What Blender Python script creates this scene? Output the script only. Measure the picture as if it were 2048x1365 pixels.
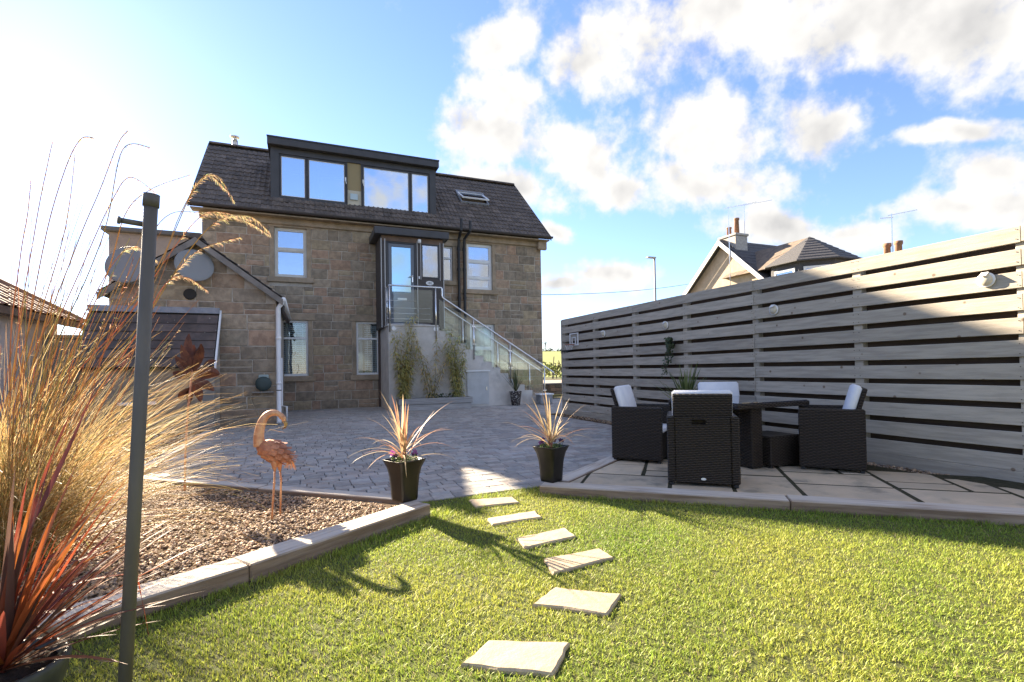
import bpy, bmesh, math, random
import numpy as np
from mathutils import Vector, Matrix

random.seed(7); rng = np.random.default_rng(7)
for o in list(bpy.data.objects): bpy.data.objects.remove(o)
scene = bpy.context.scene
COL = scene.collection

# ------------------------------------------------------------------ camera
F, PXC, PYC, H = 990.0, 1024.0, 721.0, 1.15          # focal length and principal point in photograph pixels, eye height
YAW, PIT, ROLL = math.radians(22.6), math.atan(.018), math.atan(.017)
fw = Vector((math.sin(YAW)*math.cos(PIT), math.cos(YAW)*math.cos(PIT), math.sin(PIT)))
r0 = Vector((math.cos(YAW), -math.sin(YAW), 0)); u0 = r0.cross(fw)
cr = r0*math.cos(ROLL) - u0*math.sin(ROLL); cu = u0*math.cos(ROLL) + r0*math.sin(ROLL)
CAM = Vector((0, 0, H))
def ray(x, y): return fw + cr*((x-PXC)/F) - cu*((y-PYC)/F)
def G(x, y, z=0.0): d = ray(x, y); return CAM + d*((z-H)/d.z)
def atY(x, y, Y): d = ray(x, y); return CAM + d*(Y/d.y)
def atX(x, y, X): d = ray(x, y); return CAM + d*(X/d.x)
def atD(x, y, D): return CAM + ray(x, y)*D
cd = bpy.data.cameras.new('camera'); cam = bpy.data.objects.new('camera', cd); COL.objects.link(cam)
cd.sensor_width = 36; cd.sensor_fit = 'HORIZONTAL'; cd.lens = F/2048*36
cd.shift_y = (PYC-682.5)/2048; cd.clip_start = .05; cd.clip_end = 3000
m = Matrix((cr, cu, -fw)).transposed().to_4x4(); m.translation = CAM; cam.matrix_world = m
scene.camera = cam

# ------------------------------------------------------------------ light, sky, exposure
SUN_AZ, SUN_EL = math.radians(-22.2), math.radians(24.6)   # azimuth from +Y, negative = left
SUN = Vector((math.sin(SUN_AZ)*math.cos(SUN_EL), math.cos(SUN_AZ)*math.cos(SUN_EL), math.sin(SUN_EL)))
SUN_STRENGTH, SKY_STRENGTH, EXPOSURE = 5.0, 0.06, 2.52
sl = bpy.data.lights.new('sun', 'SUN'); sl.energy = SUN_STRENGTH; sl.angle = math.radians(.6); sl.color = (1, .84, .62)
so = bpy.data.objects.new('sun', sl); COL.objects.link(so)
so.rotation_euler = SUN.to_track_quat('Z', 'Y').to_euler(); so.location = (0, 0, 40)
vs = scene.view_settings
scene.display_settings.display_device = 'sRGB'
vs.view_transform = 'Standard'; vs.look = 'None'; vs.exposure = EXPOSURE; vs.gamma = 1; vs.use_curve_mapping = False

class NT:
    """small node-tree helper"""
    def __init__(s, t): s.t = t; s.n = t.nodes; s.l = t.links
    def new(s, ty, ins=None, **kw):
        n = s.n.new(ty)
        for k, v in kw.items(): setattr(n, k, v)
        for k, v in (ins or {}).items():
            sk = n.inputs[k]
            if isinstance(v, bpy.types.NodeSocket): s.l.new(v, sk)
            else: sk.default_value = v
        return n
    def math(s, op, a, b=None, c=None, clamp=False):
        ins = {0: a}
        if b is not None: ins[1] = b
        if c is not None: ins[2] = c
        return s.new('ShaderNodeMath', ins, operation=op, use_clamp=clamp).outputs[0]
    def vmath(s, op, a, b=None, sc=None):
        ins = {0: a}
        if b is not None: ins[1] = b
        if sc is not None: ins['Scale'] = sc
        n = s.new('ShaderNodeVectorMath', ins, operation=op)
        return n.outputs[1] if op in ('LENGTH', 'DOT_PRODUCT', 'DISTANCE') else n.outputs[0]
    def mix(s, f, a, b, bt='MIX'):
        n = s.new('ShaderNodeMix', None, data_type='RGBA', blend_type=bt)
        for k, v in ((0, f), (6, a), (7, b)):
            if isinstance(v, bpy.types.NodeSocket): s.l.new(v, n.inputs[k])
            elif k == 0: n.inputs[k].default_value = v
            else: n.inputs[k].default_value = (*v[:3], 1)
        return n.outputs[2]
    def noise(s, vec, scale, detail=4, rough=.55, out=0):
        n = s.new('ShaderNodeTexNoise', {'Scale': scale, 'Detail': detail, 'Roughness': rough})
        if vec is not None: s.l.new(vec, n.inputs['Vector'])
        return n.outputs[out]
    def ramp(s, f, lo, hi):
        n = s.new('ShaderNodeMapRange', {0: f, 1: lo, 2: hi, 3: 0., 4: 1.}); n.clamp = True; n.interpolation_type = 'SMOOTHSTEP'
        return n.outputs[0]

world = bpy.data.worlds.new('World'); scene.world = world; world.use_nodes = True
wt = world.node_tree
for n in list(wt.nodes): wt.nodes.remove(n)
# cloud cover: the cumulus of the photograph by direction, unseen cumulus added all round as fill light
CL = [  # px x, y, half width, half height, tilt deg
 (1420, 55, 330, 110, -5), (1850, 55, 420, 125, 1), (1185, 115, 95, 80, 10), (1560, -110, 700, 140, 0),
 (1005, 75, 90, 52, -12), (1030, 190, 95, 75, 15), (970, 275, 105, 60, -8), (1160, 310, 150, 85, 16), (1240, 375, 140, 42, 12),
 (1400, 275, 140, 95, 14), (1400, 365, 180, 48, 6), (1655, 262, 95, 74, 8), (1890, 275, 180, 26, -15),
 (2010, 345, 140, 80, -12), (1940, 420, 220, 42, -6), (1560, 460, 130, 52, 4), (1700, 480, 95, 38, 6),
 (1230, 552, 95, 36, -4), (1130, 575, 95, 26, 4), (1110, 460, 44, 26, 25), (1010, 370, 150, 42, 14)]
def mkgroup():
    g = bpy.data.node_groups.new('cloud_density', 'ShaderNodeTree')
    g.interface.new_socket('Vector', in_out='INPUT', socket_type='NodeSocketVector')
    g.interface.new_socket('Density', in_out='OUTPUT', socket_type='NodeSocketFloat')
    g.interface.new_socket('Lit', in_out='OUTPUT', socket_type='NodeSocketFloat')
    t = NT(g); gi = g.nodes.new('NodeGroupInput'); go = g.nodes.new('NodeGroupOutput')
    v = t.vmath('NORMALIZE', gi.outputs[0])
    w1 = t.noise(v, 5.5, 2, .5, 1)
    w1 = t.vmath('SCALE', t.vmath('SUBTRACT', w1, (.5, .5, .5)), sc=.11)
    v2 = t.vmath('ADD', v, w1)
    blobs = []
    for x, y, a, b, tl in CL:
        d = ray(x, y); ln = d.length*F; c = d.normalized()
        ux = (cr - c*cr.dot(c)).normalized(); uy = c.cross(ux)
        blobs.append((c, ux, uy, a/ln, b/ln, tl))
    acc = None
    for c, ux, uy, a, b, tl in blobs:
        q = math.radians(tl); x2 = ux*math.cos(q) + uy*math.sin(q); y2 = uy*math.cos(q) - ux*math.sin(q)
        R = Matrix((x2, y2, x2.cross(y2))).transposed()
        vin = v2 if acc is None else t.new('ShaderNodeVectorMath', {0: acc, 1: (1e-7, 1e-7, 1e-7), 2: v2}, operation='MULTIPLY_ADD').outputs[0]   # evaluated one after another
        mp = t.new('ShaderNodeMapping', {'Vector': vin, 'Location': c, 'Rotation': R.to_euler('XYZ'), 'Scale': (a, b, .5)}, vector_type='TEXTURE')
        s = t.math('SUBTRACT', 1.0, t.vmath('LENGTH', mp.outputs[0]))
        acc = s if acc is None else t.math('SMOOTH_MAX', acc, s, .25)
    # broken cumulus added out of view, its cover raised for neutral fill light
    away = t.ramp(t.vmath('DOT_PRODUCT', v, tuple(fw)), .62, .30)
    gen = t.math('MULTIPLY', t.math('SUBTRACT', t.noise(t.vmath('ADD', v, (3.7, 1.3, 2.2)), 3.2, 2, .5), .47), 5.0)
    acc = t.math('MAXIMUM', t.math('MAXIMUM', acc, -1.2), t.math('MULTIPLY_ADD', t.math('SUBTRACT', away, 1.0), 4.0, gen))
    n1 = t.math('MULTIPLY_ADD', t.math('SUBTRACT', t.noise(v, 30, 4, .6), .5), .45, t.noise(v, 9, 5, .6))
    off = t.vmath('ADD', v, tuple((SUN + Vector((0, 0, .6))).normalized()*.05))
    n2 = t.noise(off, 9, 3, .6)
    g.links.new(t.math('MULTIPLY_ADD', t.math('SUBTRACT', n1, .5), 2.1, acc), go.inputs[0])
    g.links.new(t.math('SUBTRACT', n1, n2), go.inputs[1])
    return g
grp = mkgroup(); T = NT(wt)
tc = T.new('ShaderNodeTexCoord'); vec = T.vmath('NORMALIZE', tc.outputs['Generated'])
sky = T.new('ShaderNodeTexSky', None, sky_type='NISHITA', sun_disc=False, sun_elevation=SUN_EL, sun_rotation=SUN_AZ % (2*math.pi), altitude=50, air_density=1.0, dust_density=.09, ozone_density=3.0)
gn = T.new('ShaderNodeGroup', {}); gn.node_tree = grp; T.l.new(vec, gn.inputs[0]); d1, dl_ = gn.outputs[0], gn.outputs[1]
alpha = T.ramp(d1, -.12, .62)
thick = T.ramp(d1, .25, 1.35)
litf = T.math('SUBTRACT', T.math('MULTIPLY_ADD', dl_, 2.6, .98), T.math('MULTIPLY', thick, .62), clamp=True)
ccol = T.mix(litf, (1.9, 1.88, 1.88), (3.2, 3.12, 3.0))
skyc = T.mix(alpha, T.mix(1.0, sky.outputs[0], (.84, .81, .94), 'MULTIPLY'), ccol)
bg = T.new('ShaderNodeBackground', {'Color': skyc, 'Strength': SKY_STRENGTH})
T.l.new(bg.outputs[0], T.new('ShaderNodeOutputWorld').inputs[0])

# ------------------------------------------------------------------ materials
MATS = {}
def mat(name, col, rough=.8, col2=None, scale=6., det=5, contrast=(.35, .65), bump=0., bscale=40., metal=0., spec=.35, stretch=None, objrand=0.,
        topcol=None, tint=False, transl=0., spots=None, coat=0., patch=None, uvobj=False, wave=None, hue=0.):
    if name in MATS: return MATS[name]
    M = bpy.data.materials.new(name); M.use_nodes = True; t = NT(M.node_tree)
    for n in list(t.n): t.n.remove(n)
    if uvobj: pos = t.new('ShaderNodeTexCoord').outputs['Object']
    else: pos = t.new('ShaderNodeNewGeometry').outputs['Position']
    if stretch:
        pos = t.new('ShaderNodeMapping', {'Vector': pos, 'Scale': stretch}).outputs[0]
    raw = t.new('ShaderNodeNewGeometry').outputs['Position']
    c = None
    if objrand or hue:
        oi = t.new('ShaderNodeObjectInfo')
    if col2 is not None:
        p2 = pos
        if objrand: p2 = t.vmath('ADD', pos, t.vmath('SCALE', (7.3, 3.1, 5.7), sc=oi.outputs['Random']))
        f = t.ramp(t.noise(p2, scale, det, .6), *contrast)
        c = t.mix(f, col, col2)
    else:
        c = t.new('ShaderNodeRGB').outputs[0]; c.default_value = (*col, 1)
    if patch:   # (colour, scale, lo, hi): larger weathering patches
        c = t.mix(t.ramp(t.noise(pos, patch[1], 6, .6), patch[2], patch[3]), c, patch[0])
    if spots:   # (colour, scale, radius): knots, lichen, nail heads
        vo = t.new('ShaderNodeTexVoronoi', {'Vector': raw, 'Scale': spots[1]})
        c = t.mix(t.math('SUBTRACT', 1.0, t.ramp(vo.outputs['Distance'], spots[2]*.5, spots[2])), c, spots[0])
    if topcol:  # pale upper faces over browner sides: bleaching plus shade put into the colour
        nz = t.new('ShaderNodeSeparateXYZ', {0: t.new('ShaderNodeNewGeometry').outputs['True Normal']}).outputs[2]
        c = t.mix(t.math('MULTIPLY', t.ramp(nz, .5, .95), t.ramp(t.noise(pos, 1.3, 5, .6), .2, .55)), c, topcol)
    if tint:
        at = t.new('ShaderNodeAttribute', None, attribute_name='tint'); c = t.mix(1.0, c, at.outputs['Color'], 'MULTIPLY')
    if objrand:
        k = t.new('ShaderNodeMapRange', {0: oi.outputs['Random'], 1: 0., 2: 1., 3: 1-objrand, 4: 1+objrand}).outputs[0]
        c = t.mix(1.0, c, t.new('ShaderNodeCombineColor', {0: k, 1: k, 2: k}).outputs[0], 'MULTIPLY')
    b = t.new('ShaderNodeBsdfPrincipled', {'Base Color': c, 'Roughness': rough, 'Metallic': metal, 'Specular IOR Level': spec, 'Coat Weight': coat})
    hgt = None
    if bump:
        hgt = t.noise(pos, bscale, 6, .65)
    if wave:    # woven or ribbed relief: (scale vector, strength)
        wp = t.new('ShaderNodeTexCoord').outputs['Object']
        sx = t.new('ShaderNodeSeparateXYZ', {0: wp})
        u = t.math('ADD', sx.outputs[0], sx.outputs[1])
        a1 = t.math('SINE', t.math('MULTIPLY', u, wave[0])); a2 = t.math('SINE', t.math('MULTIPLY', sx.outputs[2], wave[1]))
        w = t.math('ADD', t.math('MULTIPLY', t.math('MULTIPLY', a1, a2), .5), t.math('ABSOLUTE', a2))
        hgt = w
        c3 = t.mix(t.ramp(w, .1, 1.2), tuple(x*.45 for x in col), tuple(min(1, x*1.7) for x in col)); t.l.new(c3, b.inputs['Base Color'])
    if hgt is not None:
        bn = t.new('ShaderNodeBump', {'Height': hgt, 'Strength': bump if bump else wave[2], 'Distance': .02}); t.l.new(bn.outputs[0], b.inputs['Normal'])
    out = t.new('ShaderNodeOutputMaterial'); sh = b.outputs[0]
    if transl:
        tr = t.new('ShaderNodeBsdfTranslucent', {'Color': c}); mx = t.new('ShaderNodeMixShader', {0: transl, 1: sh, 2: tr.outputs[0]}); sh = mx.outputs[0]
    t.l.new(sh, out.inputs[0]); MATS[name] = M
    return M
def glass(name, refl, tcol=(1, 1, 1), rcol=(1, 1, 1), rough=.01, bump=0.):
    if name in MATS: return MATS[name]
    M = bpy.data.materials.new(name); M.use_nodes = True; t = NT(M.node_tree)
    for n in list(t.n): t.n.remove(n)
    gl = t.new('ShaderNodeBsdfGlossy', {'Color': (*rcol, 1), 'Roughness': rough})
    if bump:
        bn = t.new('ShaderNodeBump', {'Height': t.noise(t.new('ShaderNodeNewGeometry').outputs['Position'], 2.2, 2, .5), 'Strength': bump, 'Distance': .02}); t.l.new(bn.outputs[0], gl.inputs['Normal'])
    tr = t.new('ShaderNodeBsdfTransparent', {'Color': (*tcol, 1)})
    fr = t.new('ShaderNodeLayerWeight', {'Blend': .25})
    f = t.math('ADD', t.math('MULTIPLY', fr.outputs['Fresnel'], 1-refl), refl, clamp=True)
    mx = t.new('ShaderNodeMixShader', {0: f, 1: tr.outputs[0], 2: gl.outputs[0]})
    t.l.new(mx.outputs[0], t.new('ShaderNodeOutputMaterial').inputs[0]); MATS[name] = M
    return M

# ------------------------------------------------------------------ mesh helpers
_CB = None
def _cbox_template():
    global _CB
    if _CB: return _CB
    idx = {}; pts = []
    for sx in (-1, 1):
        for sy in (-1, 1):
            for sz in (-1, 1):
                for ax in range(3): idx[(sx, sy, sz, ax)] = len(pts); pts.append((sx, sy, sz, ax))
    fs = []
    S = (-1, 1)
    for ax in range(3):
        o = [a for a in range(3) if a != ax]
        for s in S:
            q = []
            for a, b in ((-1, -1), (1, -1), (1, 1), (-1, 1)):
                k = [0, 0, 0]; k[ax] = s; k[o[0]] = a; k[o[1]] = b; q.append(idx[(*k, ax)])
            fs.append(q)
        for a in S:
            for b in S:
                k0 = [0, 0, 0]; k1 = [0, 0, 0]; k0[o[0]] = k1[o[0]] = a; k0[o[1]] = k1[o[1]] = b; k0[ax] = -1; k1[ax] = 1
                fs.append([idx[(*k0, o[0])], idx[(*k1, o[0])], idx[(*k1, o[1])], idx[(*k0, o[1])]])
    for sx in S:
        for sy in S:
            for sz in S: fs.append([idx[(sx, sy, sz, 0)], idx[(sx, sy, sz, 1)], idx[(sx, sy, sz, 2)]])
    P = [Vector([s*(1 if i == ax else .8) for i, s in enumerate((a, b, c))]) for a, b, c, ax in pts]
    out = []
    for f in fs:
        n = (P[f[1]]-P[f[0]]).cross(P[f[2]]-P[f[0]]); cen = sum((P[i] for i in f), Vector())/len(f)
        out.append(f if n.dot(cen) > 0 else f[::-1])
    _CB = (pts, out); return _CB

ORG = {}
class MB:
    def __init__(s): s.v = []; s.f = []; s.tint = []
    def add(s, vs_, fs_, tint=None):
        b = len(s.v); s.v += [tuple(x) for x in vs_]; s.f += [tuple(i+b for i in f) for f in fs_]
        if tint is not None: s.tint += [tint]*len(vs_)
        return s
    def box(s, x0, x1, y0, y1, z0, z1, M=None, tint=None):
        p = [Vector((x, y, z)) for z in (z0, z1) for y in (y0, y1) for x in (x0, x1)]
        if M is not None: p = [M @ q for q in p]
        return s.add(p, [(0, 2, 3, 1), (4, 5, 7, 6), (0, 1, 5, 4), (2, 6, 7, 3), (0, 4, 6, 2), (1, 3, 7, 5)], tint)
    def cbox(s, x0, x1, y0, y1, z0, z1, c=.006, M=None, tint=None):
        pts, fs = _cbox_template(); cx, cy, cz = (x0+x1)/2, (y0+y1)/2, (z0+z1)/2; h = (abs(x1-x0)/2, abs(y1-y0)/2, abs(z1-z0)/2)
        c = min(c, min(h)*.6); P = []
        for a, b, d, ax in pts:
            q = [a, b, d]; P.append(Vector([cc + q[i]*(h[i] - (0 if i == ax else c)) for i, cc in enumerate((cx, cy, cz))]))
        if M is not None: P = [M @ q for q in P]
        return s.add(P, fs, tint)
    def prism(s, poly, z0, z1, M=None, tint=None, ch=0.):
        """2-D polygon (counter-clockwise) extruded in z"""
        ar = sum(poly[i][0]*poly[(i+1) % len(poly)][1] - poly[(i+1) % len(poly)][0]*poly[i][1] for i in range(len(poly)))
        if ar < 0: poly = poly[::-1]
        n = len(poly); P = [Vector((x, y, z0)) for x, y in poly]; fs = [tuple(range(n))[::-1]]
        if ch:
            cx = sum(p[0] for p in poly)/n; cy = sum(p[1] for p in poly)/n
            P += [Vector((x, y, z1-ch)) for x, y in poly]
            for x, y in poly:
                d = math.hypot(x-cx, y-cy) or 1; P.append(Vector((x-(x-cx)/d*ch*1.3, y-(y-cy)/d*ch*1.3, z1)))
            fs += [(i, (i+1) % n, n+(i+1) % n, n+i) for i in range(n)] + [(n+i, n+(i+1) % n, 2*n+(i+1) % n, 2*n+i) for i in range(n)] + [tuple(range(2*n, 3*n))]
        else:
            P += [Vector((x, y, z1)) for x, y in poly]
            fs += [(i, (i+1) % n, n+(i+1) % n, n+i) for i in range(n)] + [tuple(range(n, 2*n))]
        if M is not None: P = [M @ q for q in P]
        return s.add(P, fs, tint)
    def tube(s, pts, r, n=8, cap=True, tint=None, squash=None):
        pts = [Vector(p) for p in pts]; m_ = len(pts); P = []; fs = []; prev = None
        for i, p in enumerate(pts):
            d = (pts[min(i+1, m_-1)] - pts[max(i-1, 0)]).normalized()
            if prev is None: a = d.orthogonal().normalized()
            else:
                a = prev - d*prev.dot(d); a = a.normalized() if a.length > 1e-6 else d.orthogonal().normalized()
            prev = a; b = d.cross(a); rr = r(i/(m_-1)) if callable(r) else (r[i] if isinstance(r, (list, tuple)) else r)
            for k in range(n):
                an = 2*math.pi*k/n; P.append(p + a*(rr*math.cos(an)) + b*(rr*math.sin(an)))
        for i in range(m_-1):
            for k in range(n): fs.append((i*n+k, i*n+(k+1) % n, (i+1)*n+(k+1) % n, (i+1)*n+k))
        if cap: fs += [tuple(range(n))[::-1], tuple(range((m_-1)*n, m_*n))]
        return s.add(P, fs, tint)
    def lathe(s, c, prof, n=16, M=None, sq=0., rot=0.):
        """profile of (radius, z) about a vertical axis; sq > 0 squares the plan"""
        P = []; fs = []; c = Vector(c); k_ = len(prof)
        for r, z in prof:
            for k in range(n):
                an = 2*math.pi*k/n; ca, sa = math.cos(an), math.sin(an); f = 1.
                if sq: f = (1-sq) + sq/max(abs(ca), abs(sa))
                x, y = r*f*ca, r*f*sa
                P.append(c + Vector((x*math.cos(rot)-y*math.sin(rot), x*math.sin(rot)+y*math.cos(rot), z)))
        if M is not None: P = [M @ q for q in P]
        for i in range(k_-1):
            for k in range(n): fs.append((i*n+k, i*n+(k+1) % n, (i+1)*n+(k+1) % n, (i+1)*n+k))
        fs += [tuple(range(n))[::-1], tuple(range((k_-1)*n, k_*n))]
        return s.add(P, fs)
    def blade(s, pts, w, side=None, fold=.0, tint=None):
        """leaf strip along pts, width w(t); fold gives it a V section"""
        pts = [Vector(p) for p in pts]; m_ = len(pts); P = []; fs = []
        for i, p in enumerate(pts):
            d = (pts[min(i+1, m_-1)] - pts[max(i-1, 0)]).normalized()
            sd = d.cross(Vector((0, 0, 1))) if side is None else side - d*side.dot(d)
            sd = sd.normalized() if sd.length > 1e-4 else d.orthogonal().normalized()
            ww = w(i/(m_-1)) if callable(w) else w; up = sd.cross(d)
            if fold: P += [p-sd*ww/2+up*fold*ww, p, p+sd*ww/2+up*fold*ww]
            else: P += [p-sd*ww/2, p+sd*ww/2]
        k = 3 if fold else 2
        for i in range(m_-1):
            for j in range(k-1): fs.append((i*k+j, i*k+j+1, (i+1)*k+j+1, (i+1)*k+j))
        return s.add(P, fs, tint)
    def mesh(s, name, org=(0, 0, 0), smooth=False):
        me = bpy.data.meshes.new(name); ox, oy, oz = org
        me.from_pydata([(x-ox, y-oy, z-oz) for x, y, z in s.v], [], s.f)
        if smooth: me.polygons.foreach_set('use_smooth', [True]*len(me.polygons))
        if s.tint and len(s.tint) == len(s.v):
            at = me.color_attributes.new('tint', 'FLOAT_COLOR', 'POINT'); at.data.foreach_set('color', [c for t_ in s.tint for c in (*t_, 1.)])
        me.update(); return me
    def build(s, name, material, parent=None, smooth=False, label=None, cat=None, group=None, kind=None):
        org = ORG.get(parent.name, (0, 0, 0)) if parent else (0, 0, 0)
        me = s.mesh(name, org, smooth); me.materials.append(material)
        return link(name, me, parent, label, cat, group, kind)
def link(name, me, parent=None, label=None, cat=None, group=None, kind=None):
    o = bpy.data.objects.new(name, me); COL.objects.link(o)
    if parent: o.parent = parent; ORG[o.name] = ORG.get(parent.name, (0, 0, 0))
    if label: o['label'] = label
    if cat: o['category'] = cat
    if group: o['group'] = group
    if kind: o['kind'] = kind
    return o
def thing(name, label, cat, loc=(0, 0, 0), rot=0., group=None, local=False):
    o = bpy.data.objects.new(name, None); COL.objects.link(o); o.empty_display_size = .1
    o.location = loc; o.rotation_euler = (0, 0, rot); o['label'] = label; o['category'] = cat
    if group: o['group'] = group
    ORG[o.name] = (0, 0, 0) if local else tuple(loc)
    return o
def copy_tree(o, parent=None):
    c = o.copy(); COL.objects.link(c)
    if parent: c.parent = parent
    for ch in list(o.children): copy_tree(ch, c)
    return c
def bez(p0, p1, p2, n=8):
    p0, p1, p2 = Vector(p0), Vector(p1), Vector(p2)
    return [p0*((1-t)**2) + p1*(2*t*(1-t)) + p2*(t*t) for t in [i/n for i in range(n+1)]]
def crom(P, n=6):
    P = [Vector(p) for p in P]; out = []
    for i in range(len(P)-1):
        a, b, c, d = P[max(i-1, 0)], P[i], P[i+1], P[min(i+2, len(P)-1)]
        for k in range(n):
            t = k/n; out.append(.5*((2*b) + (c-a)*t + (2*a-5*b+4*c-d)*t*t + (3*b-a-3*c+d)*t**3))
    return out + [P[-1]]
def clip(poly, a, b):
    """keep the part of a 2-D polygon left of line a->b"""
    out = []; n = len(poly)
    f = lambda p: (b[0]-a[0])*(p[1]-a[1]) - (b[1]-a[1])*(p[0]-a[0])
    for i in range(n):
        p, q = poly[i], poly[(i+1) % n]; fp, fq = f(p), f(q)
        if fp >= 0: out.append(p)
        if (fp >= 0) != (fq >= 0): t = fp/(fp-fq); out.append((p[0]+(q[0]-p[0])*t, p[1]+(q[1]-p[1])*t))
    return out
def parea(p): return abs(sum(p[i][0]*p[(i+1) % len(p)][1] - p[(i+1) % len(p)][0]*p[i][1] for i in range(len(p))))/2
def text_mesh(txt, size, M, ext=.002):
    cu_ = bpy.data.curves.new('t', 'FONT'); cu_.body = txt; cu_.size = size; cu_.align_x = 'CENTER'; cu_.align_y = 'CENTER'; cu_.extrude = ext
    o = bpy.data.objects.new('t', cu_); COL.objects.link(o); bpy.context.view_layer.update()
    me = bpy.data.meshes.new_from_object(o.evaluated_get(bpy.context.evaluated_depsgraph_get())); bpy.data.objects.remove(o)
    me.transform(M); return me
U = random.uniform

# palette
m_stone = mat('sandstone', (.40, .32, .235), .9, (.27, .215, .16), 7, 6, tint=True, bump=.5, bscale=26, patch=((.18, .155, .12), 1.1, .56, .74))
m_stone_dressed = mat('dressed_sandstone', (.39, .30, .21), .88, (.29, .225, .155), 5, 5, bump=.25, bscale=30, patch=((.2, .17, .125), .9, .55, .72))
m_mortar = mat('lime_mortar', (.52, .46, .38), .95, (.38, .33, .27), 6, bump=.4, bscale=60)
m_tile = mat('concrete_roof_tile', (.15, .118, .097), .75, (.09, .073, .063), 5, 5, objrand=.22, bump=.3, bscale=70, spots=((.3, .29, .26), 5.5, .045))
m_dark = mat('dark_grey_cladding', (.055, .053, .055), .45, (.045, .043, .044), 3, spec=.4)
m_cladbrown = mat('brown_grey_boarding', (.075, .062, .056), .6, (.055, .047, .043), 5, stretch=(.6, .6, 8))
m_fascia = mat('brown_timber_fascia', (.17, .11, .075), .7, (.12, .08, .06), 5)
m_white = mat('white_upvc', (.78, .78, .78), .35, (.72, .72, .71), 4, spec=.5)
m_lead = mat('lead_flashing', (.22, .23, .26), .5, (.3, .31, .34), 6)
m_black = mat('black_pipe', (.025, .025, .027), .4)
m_steel = mat('brushed_steel', (.72, .72, .72), .25, metal=1.)
m_render = mat('grey_render', (.62, .58, .53), .9, (.52, .485, .44), 3, 6, bump=.25, bscale=90, patch=((.38, .36, .33), 1.6, .6, .78))
m_gutter = mat('gutter_brown', (.06, .05, .048), .5)
m_inside = mat('room_interior', (.06, .055, .05), .9)
m_blind = mat('white_blind', (.7, .7, .72), .6)
g_win = glass('window_glass', .06, (.8, .85, .85), (.95, .97, 1.), bump=.06)
g_dorm = glass('dormer_glass', .62, (.5, .55, .6), (.86, .93, 1.), bump=.03)
g_rail = glass('balustrade_glass', .03, (.95, .985, .98), (.95, 1., 1.))
m_trough = mat('grey_trough_timber', (.40, .385, .37), .85, (.29, .275, .26), 3, 6, stretch=(.8, 8, 9), bump=.2, bscale=14, objrand=.1)
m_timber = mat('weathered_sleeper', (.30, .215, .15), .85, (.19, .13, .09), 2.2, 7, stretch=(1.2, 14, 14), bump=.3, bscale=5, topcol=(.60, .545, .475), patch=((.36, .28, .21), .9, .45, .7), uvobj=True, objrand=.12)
m_fence = mat('grey_fence_board', (.47, .42, .345), .8, (.36, .32, .265), 3.2, 6, stretch=(8, .8, 9), bump=.2, bscale=14, objrand=.15, spots=((.21, .155, .11), 5.0, .11))
m_rattan = mat('dark_rattan', (.046, .035, .026), .42, wave=(115., 200., 1.), spec=.4)
m_cushion = mat('white_cushion', (.74, .75, .77), .9, (.66, .68, .72), 5, bump=.3, bscale=9)
m_blackpot = mat('black_pot', (.009, .008, .008), .38, (.014, .012, .011), 6, spec=.35)
m_soil = mat('potting_soil', (.05, .035, .025), .95, (.025, .018, .012), 30, bump=.8, bscale=60)

# ------------------------------------------------------------------ ground
gr = MB().add([(-900, -900, -.07), (900, -900, -.07), (900, 900, -.07), (-900, 900, -.07)], [(0, 1, 2, 3)])
gr.build('ground', mat('earth', (.12, .11, .07), .95, (.08, .1, .04), .3, spec=.05), label='bare earth and rough grass under and around the garden', kind='structure')

S0, S1, S2 = G(862, 1008, .09), G(500, 1130, .09), G(60, 1265, .09)          # sleeper outer top edge
S3 = S2 + (S2-S1).normalized()*1.6
E0, E1 = Vector((.9, 4.36, 0)), Vector((2.1, 4.40, 0))                        # paving edge against lawn
T0, T1 = G(1078, 972, .07), G(2048, 1030, .07)                               # patio timber outer edge
T2 = T1 + (T1-T0).normalized()*2.2
L0, L1 = G(1093, 963, .07), G(1220, 911, .07)                                # patio left timber outer edge
B0, B1 = G(800, 1000, .03), G(285, 958, .03)                                  # bed edging against the paving
B2, B3 = G(285, 946, .03), Vector((-1.72, 12.0, .03))

# lawn sheet
lawn_poly = [(S0.x, S0.y), (E0.x, E0.y-.01), (E1.x, E1.y-.01), (T0.x, T0.y), (T2.x, T2.y), (T2.x, -6), (-6, -6), (S3.x-3, S3.y-2), (S3.x, S3.y), (S1.x, S1.y)]
m_turf = mat('turf', (.10, .12, .03), .95, (.06, .065, .022), 25, 5, bump=.6, bscale=80)
MB().prism(lawn_poly, -.06, -.012).build('lawn', m_turf, label='mown green lawn in front of the paving and the patio', kind='structure')

# stepping stones
STP = [[(938, 998), (1025, 992), (1038, 1003), (950, 1012)], [(975, 1035), (1070, 1020), (1083, 1032), (985, 1047)], [(1033, 1074), (1130, 1054), (1152, 1070), (1050, 1093)],
       [(1088, 1115), (1200, 1094), (1228, 1112), (1105, 1143)], [(1108, 1172), (1243, 1186), (1215, 1225), (1065, 1205)], [(978, 1277), (1138, 1282), (1108, 1345), (922, 1325)]]
m_slab = mat('sandstone_slab', (.56, .455, .325), .85, (.46, .385, .285), 3.5, 6, bump=.45, bscale=14, patch=((.27, .24, .185), 3.2, .52, .72), objrand=.13)
m_step = mat('warm_stepping_stone', (.50, .39, .26), .85, (.40, .32, .22), 3.5, 6, bump=.45, bscale=14, patch=((.30, .26, .19), 3.2, .52, .72), objrand=.12)
ORDN = ['sandstone stepping stone set in the grass right against the block paving', 'second sandstone stepping stone in the lawn, counting from the block paving',
        'third sandstone stepping stone from the block paving, striped with leaf shadow', 'fourth sandstone stepping stone from the block paving', 'fifth sandstone stepping stone from the paving, next to the largest one',
        'largest sandstone stepping stone in the lawn, farthest from the block paving']
stone_polys = []
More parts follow.
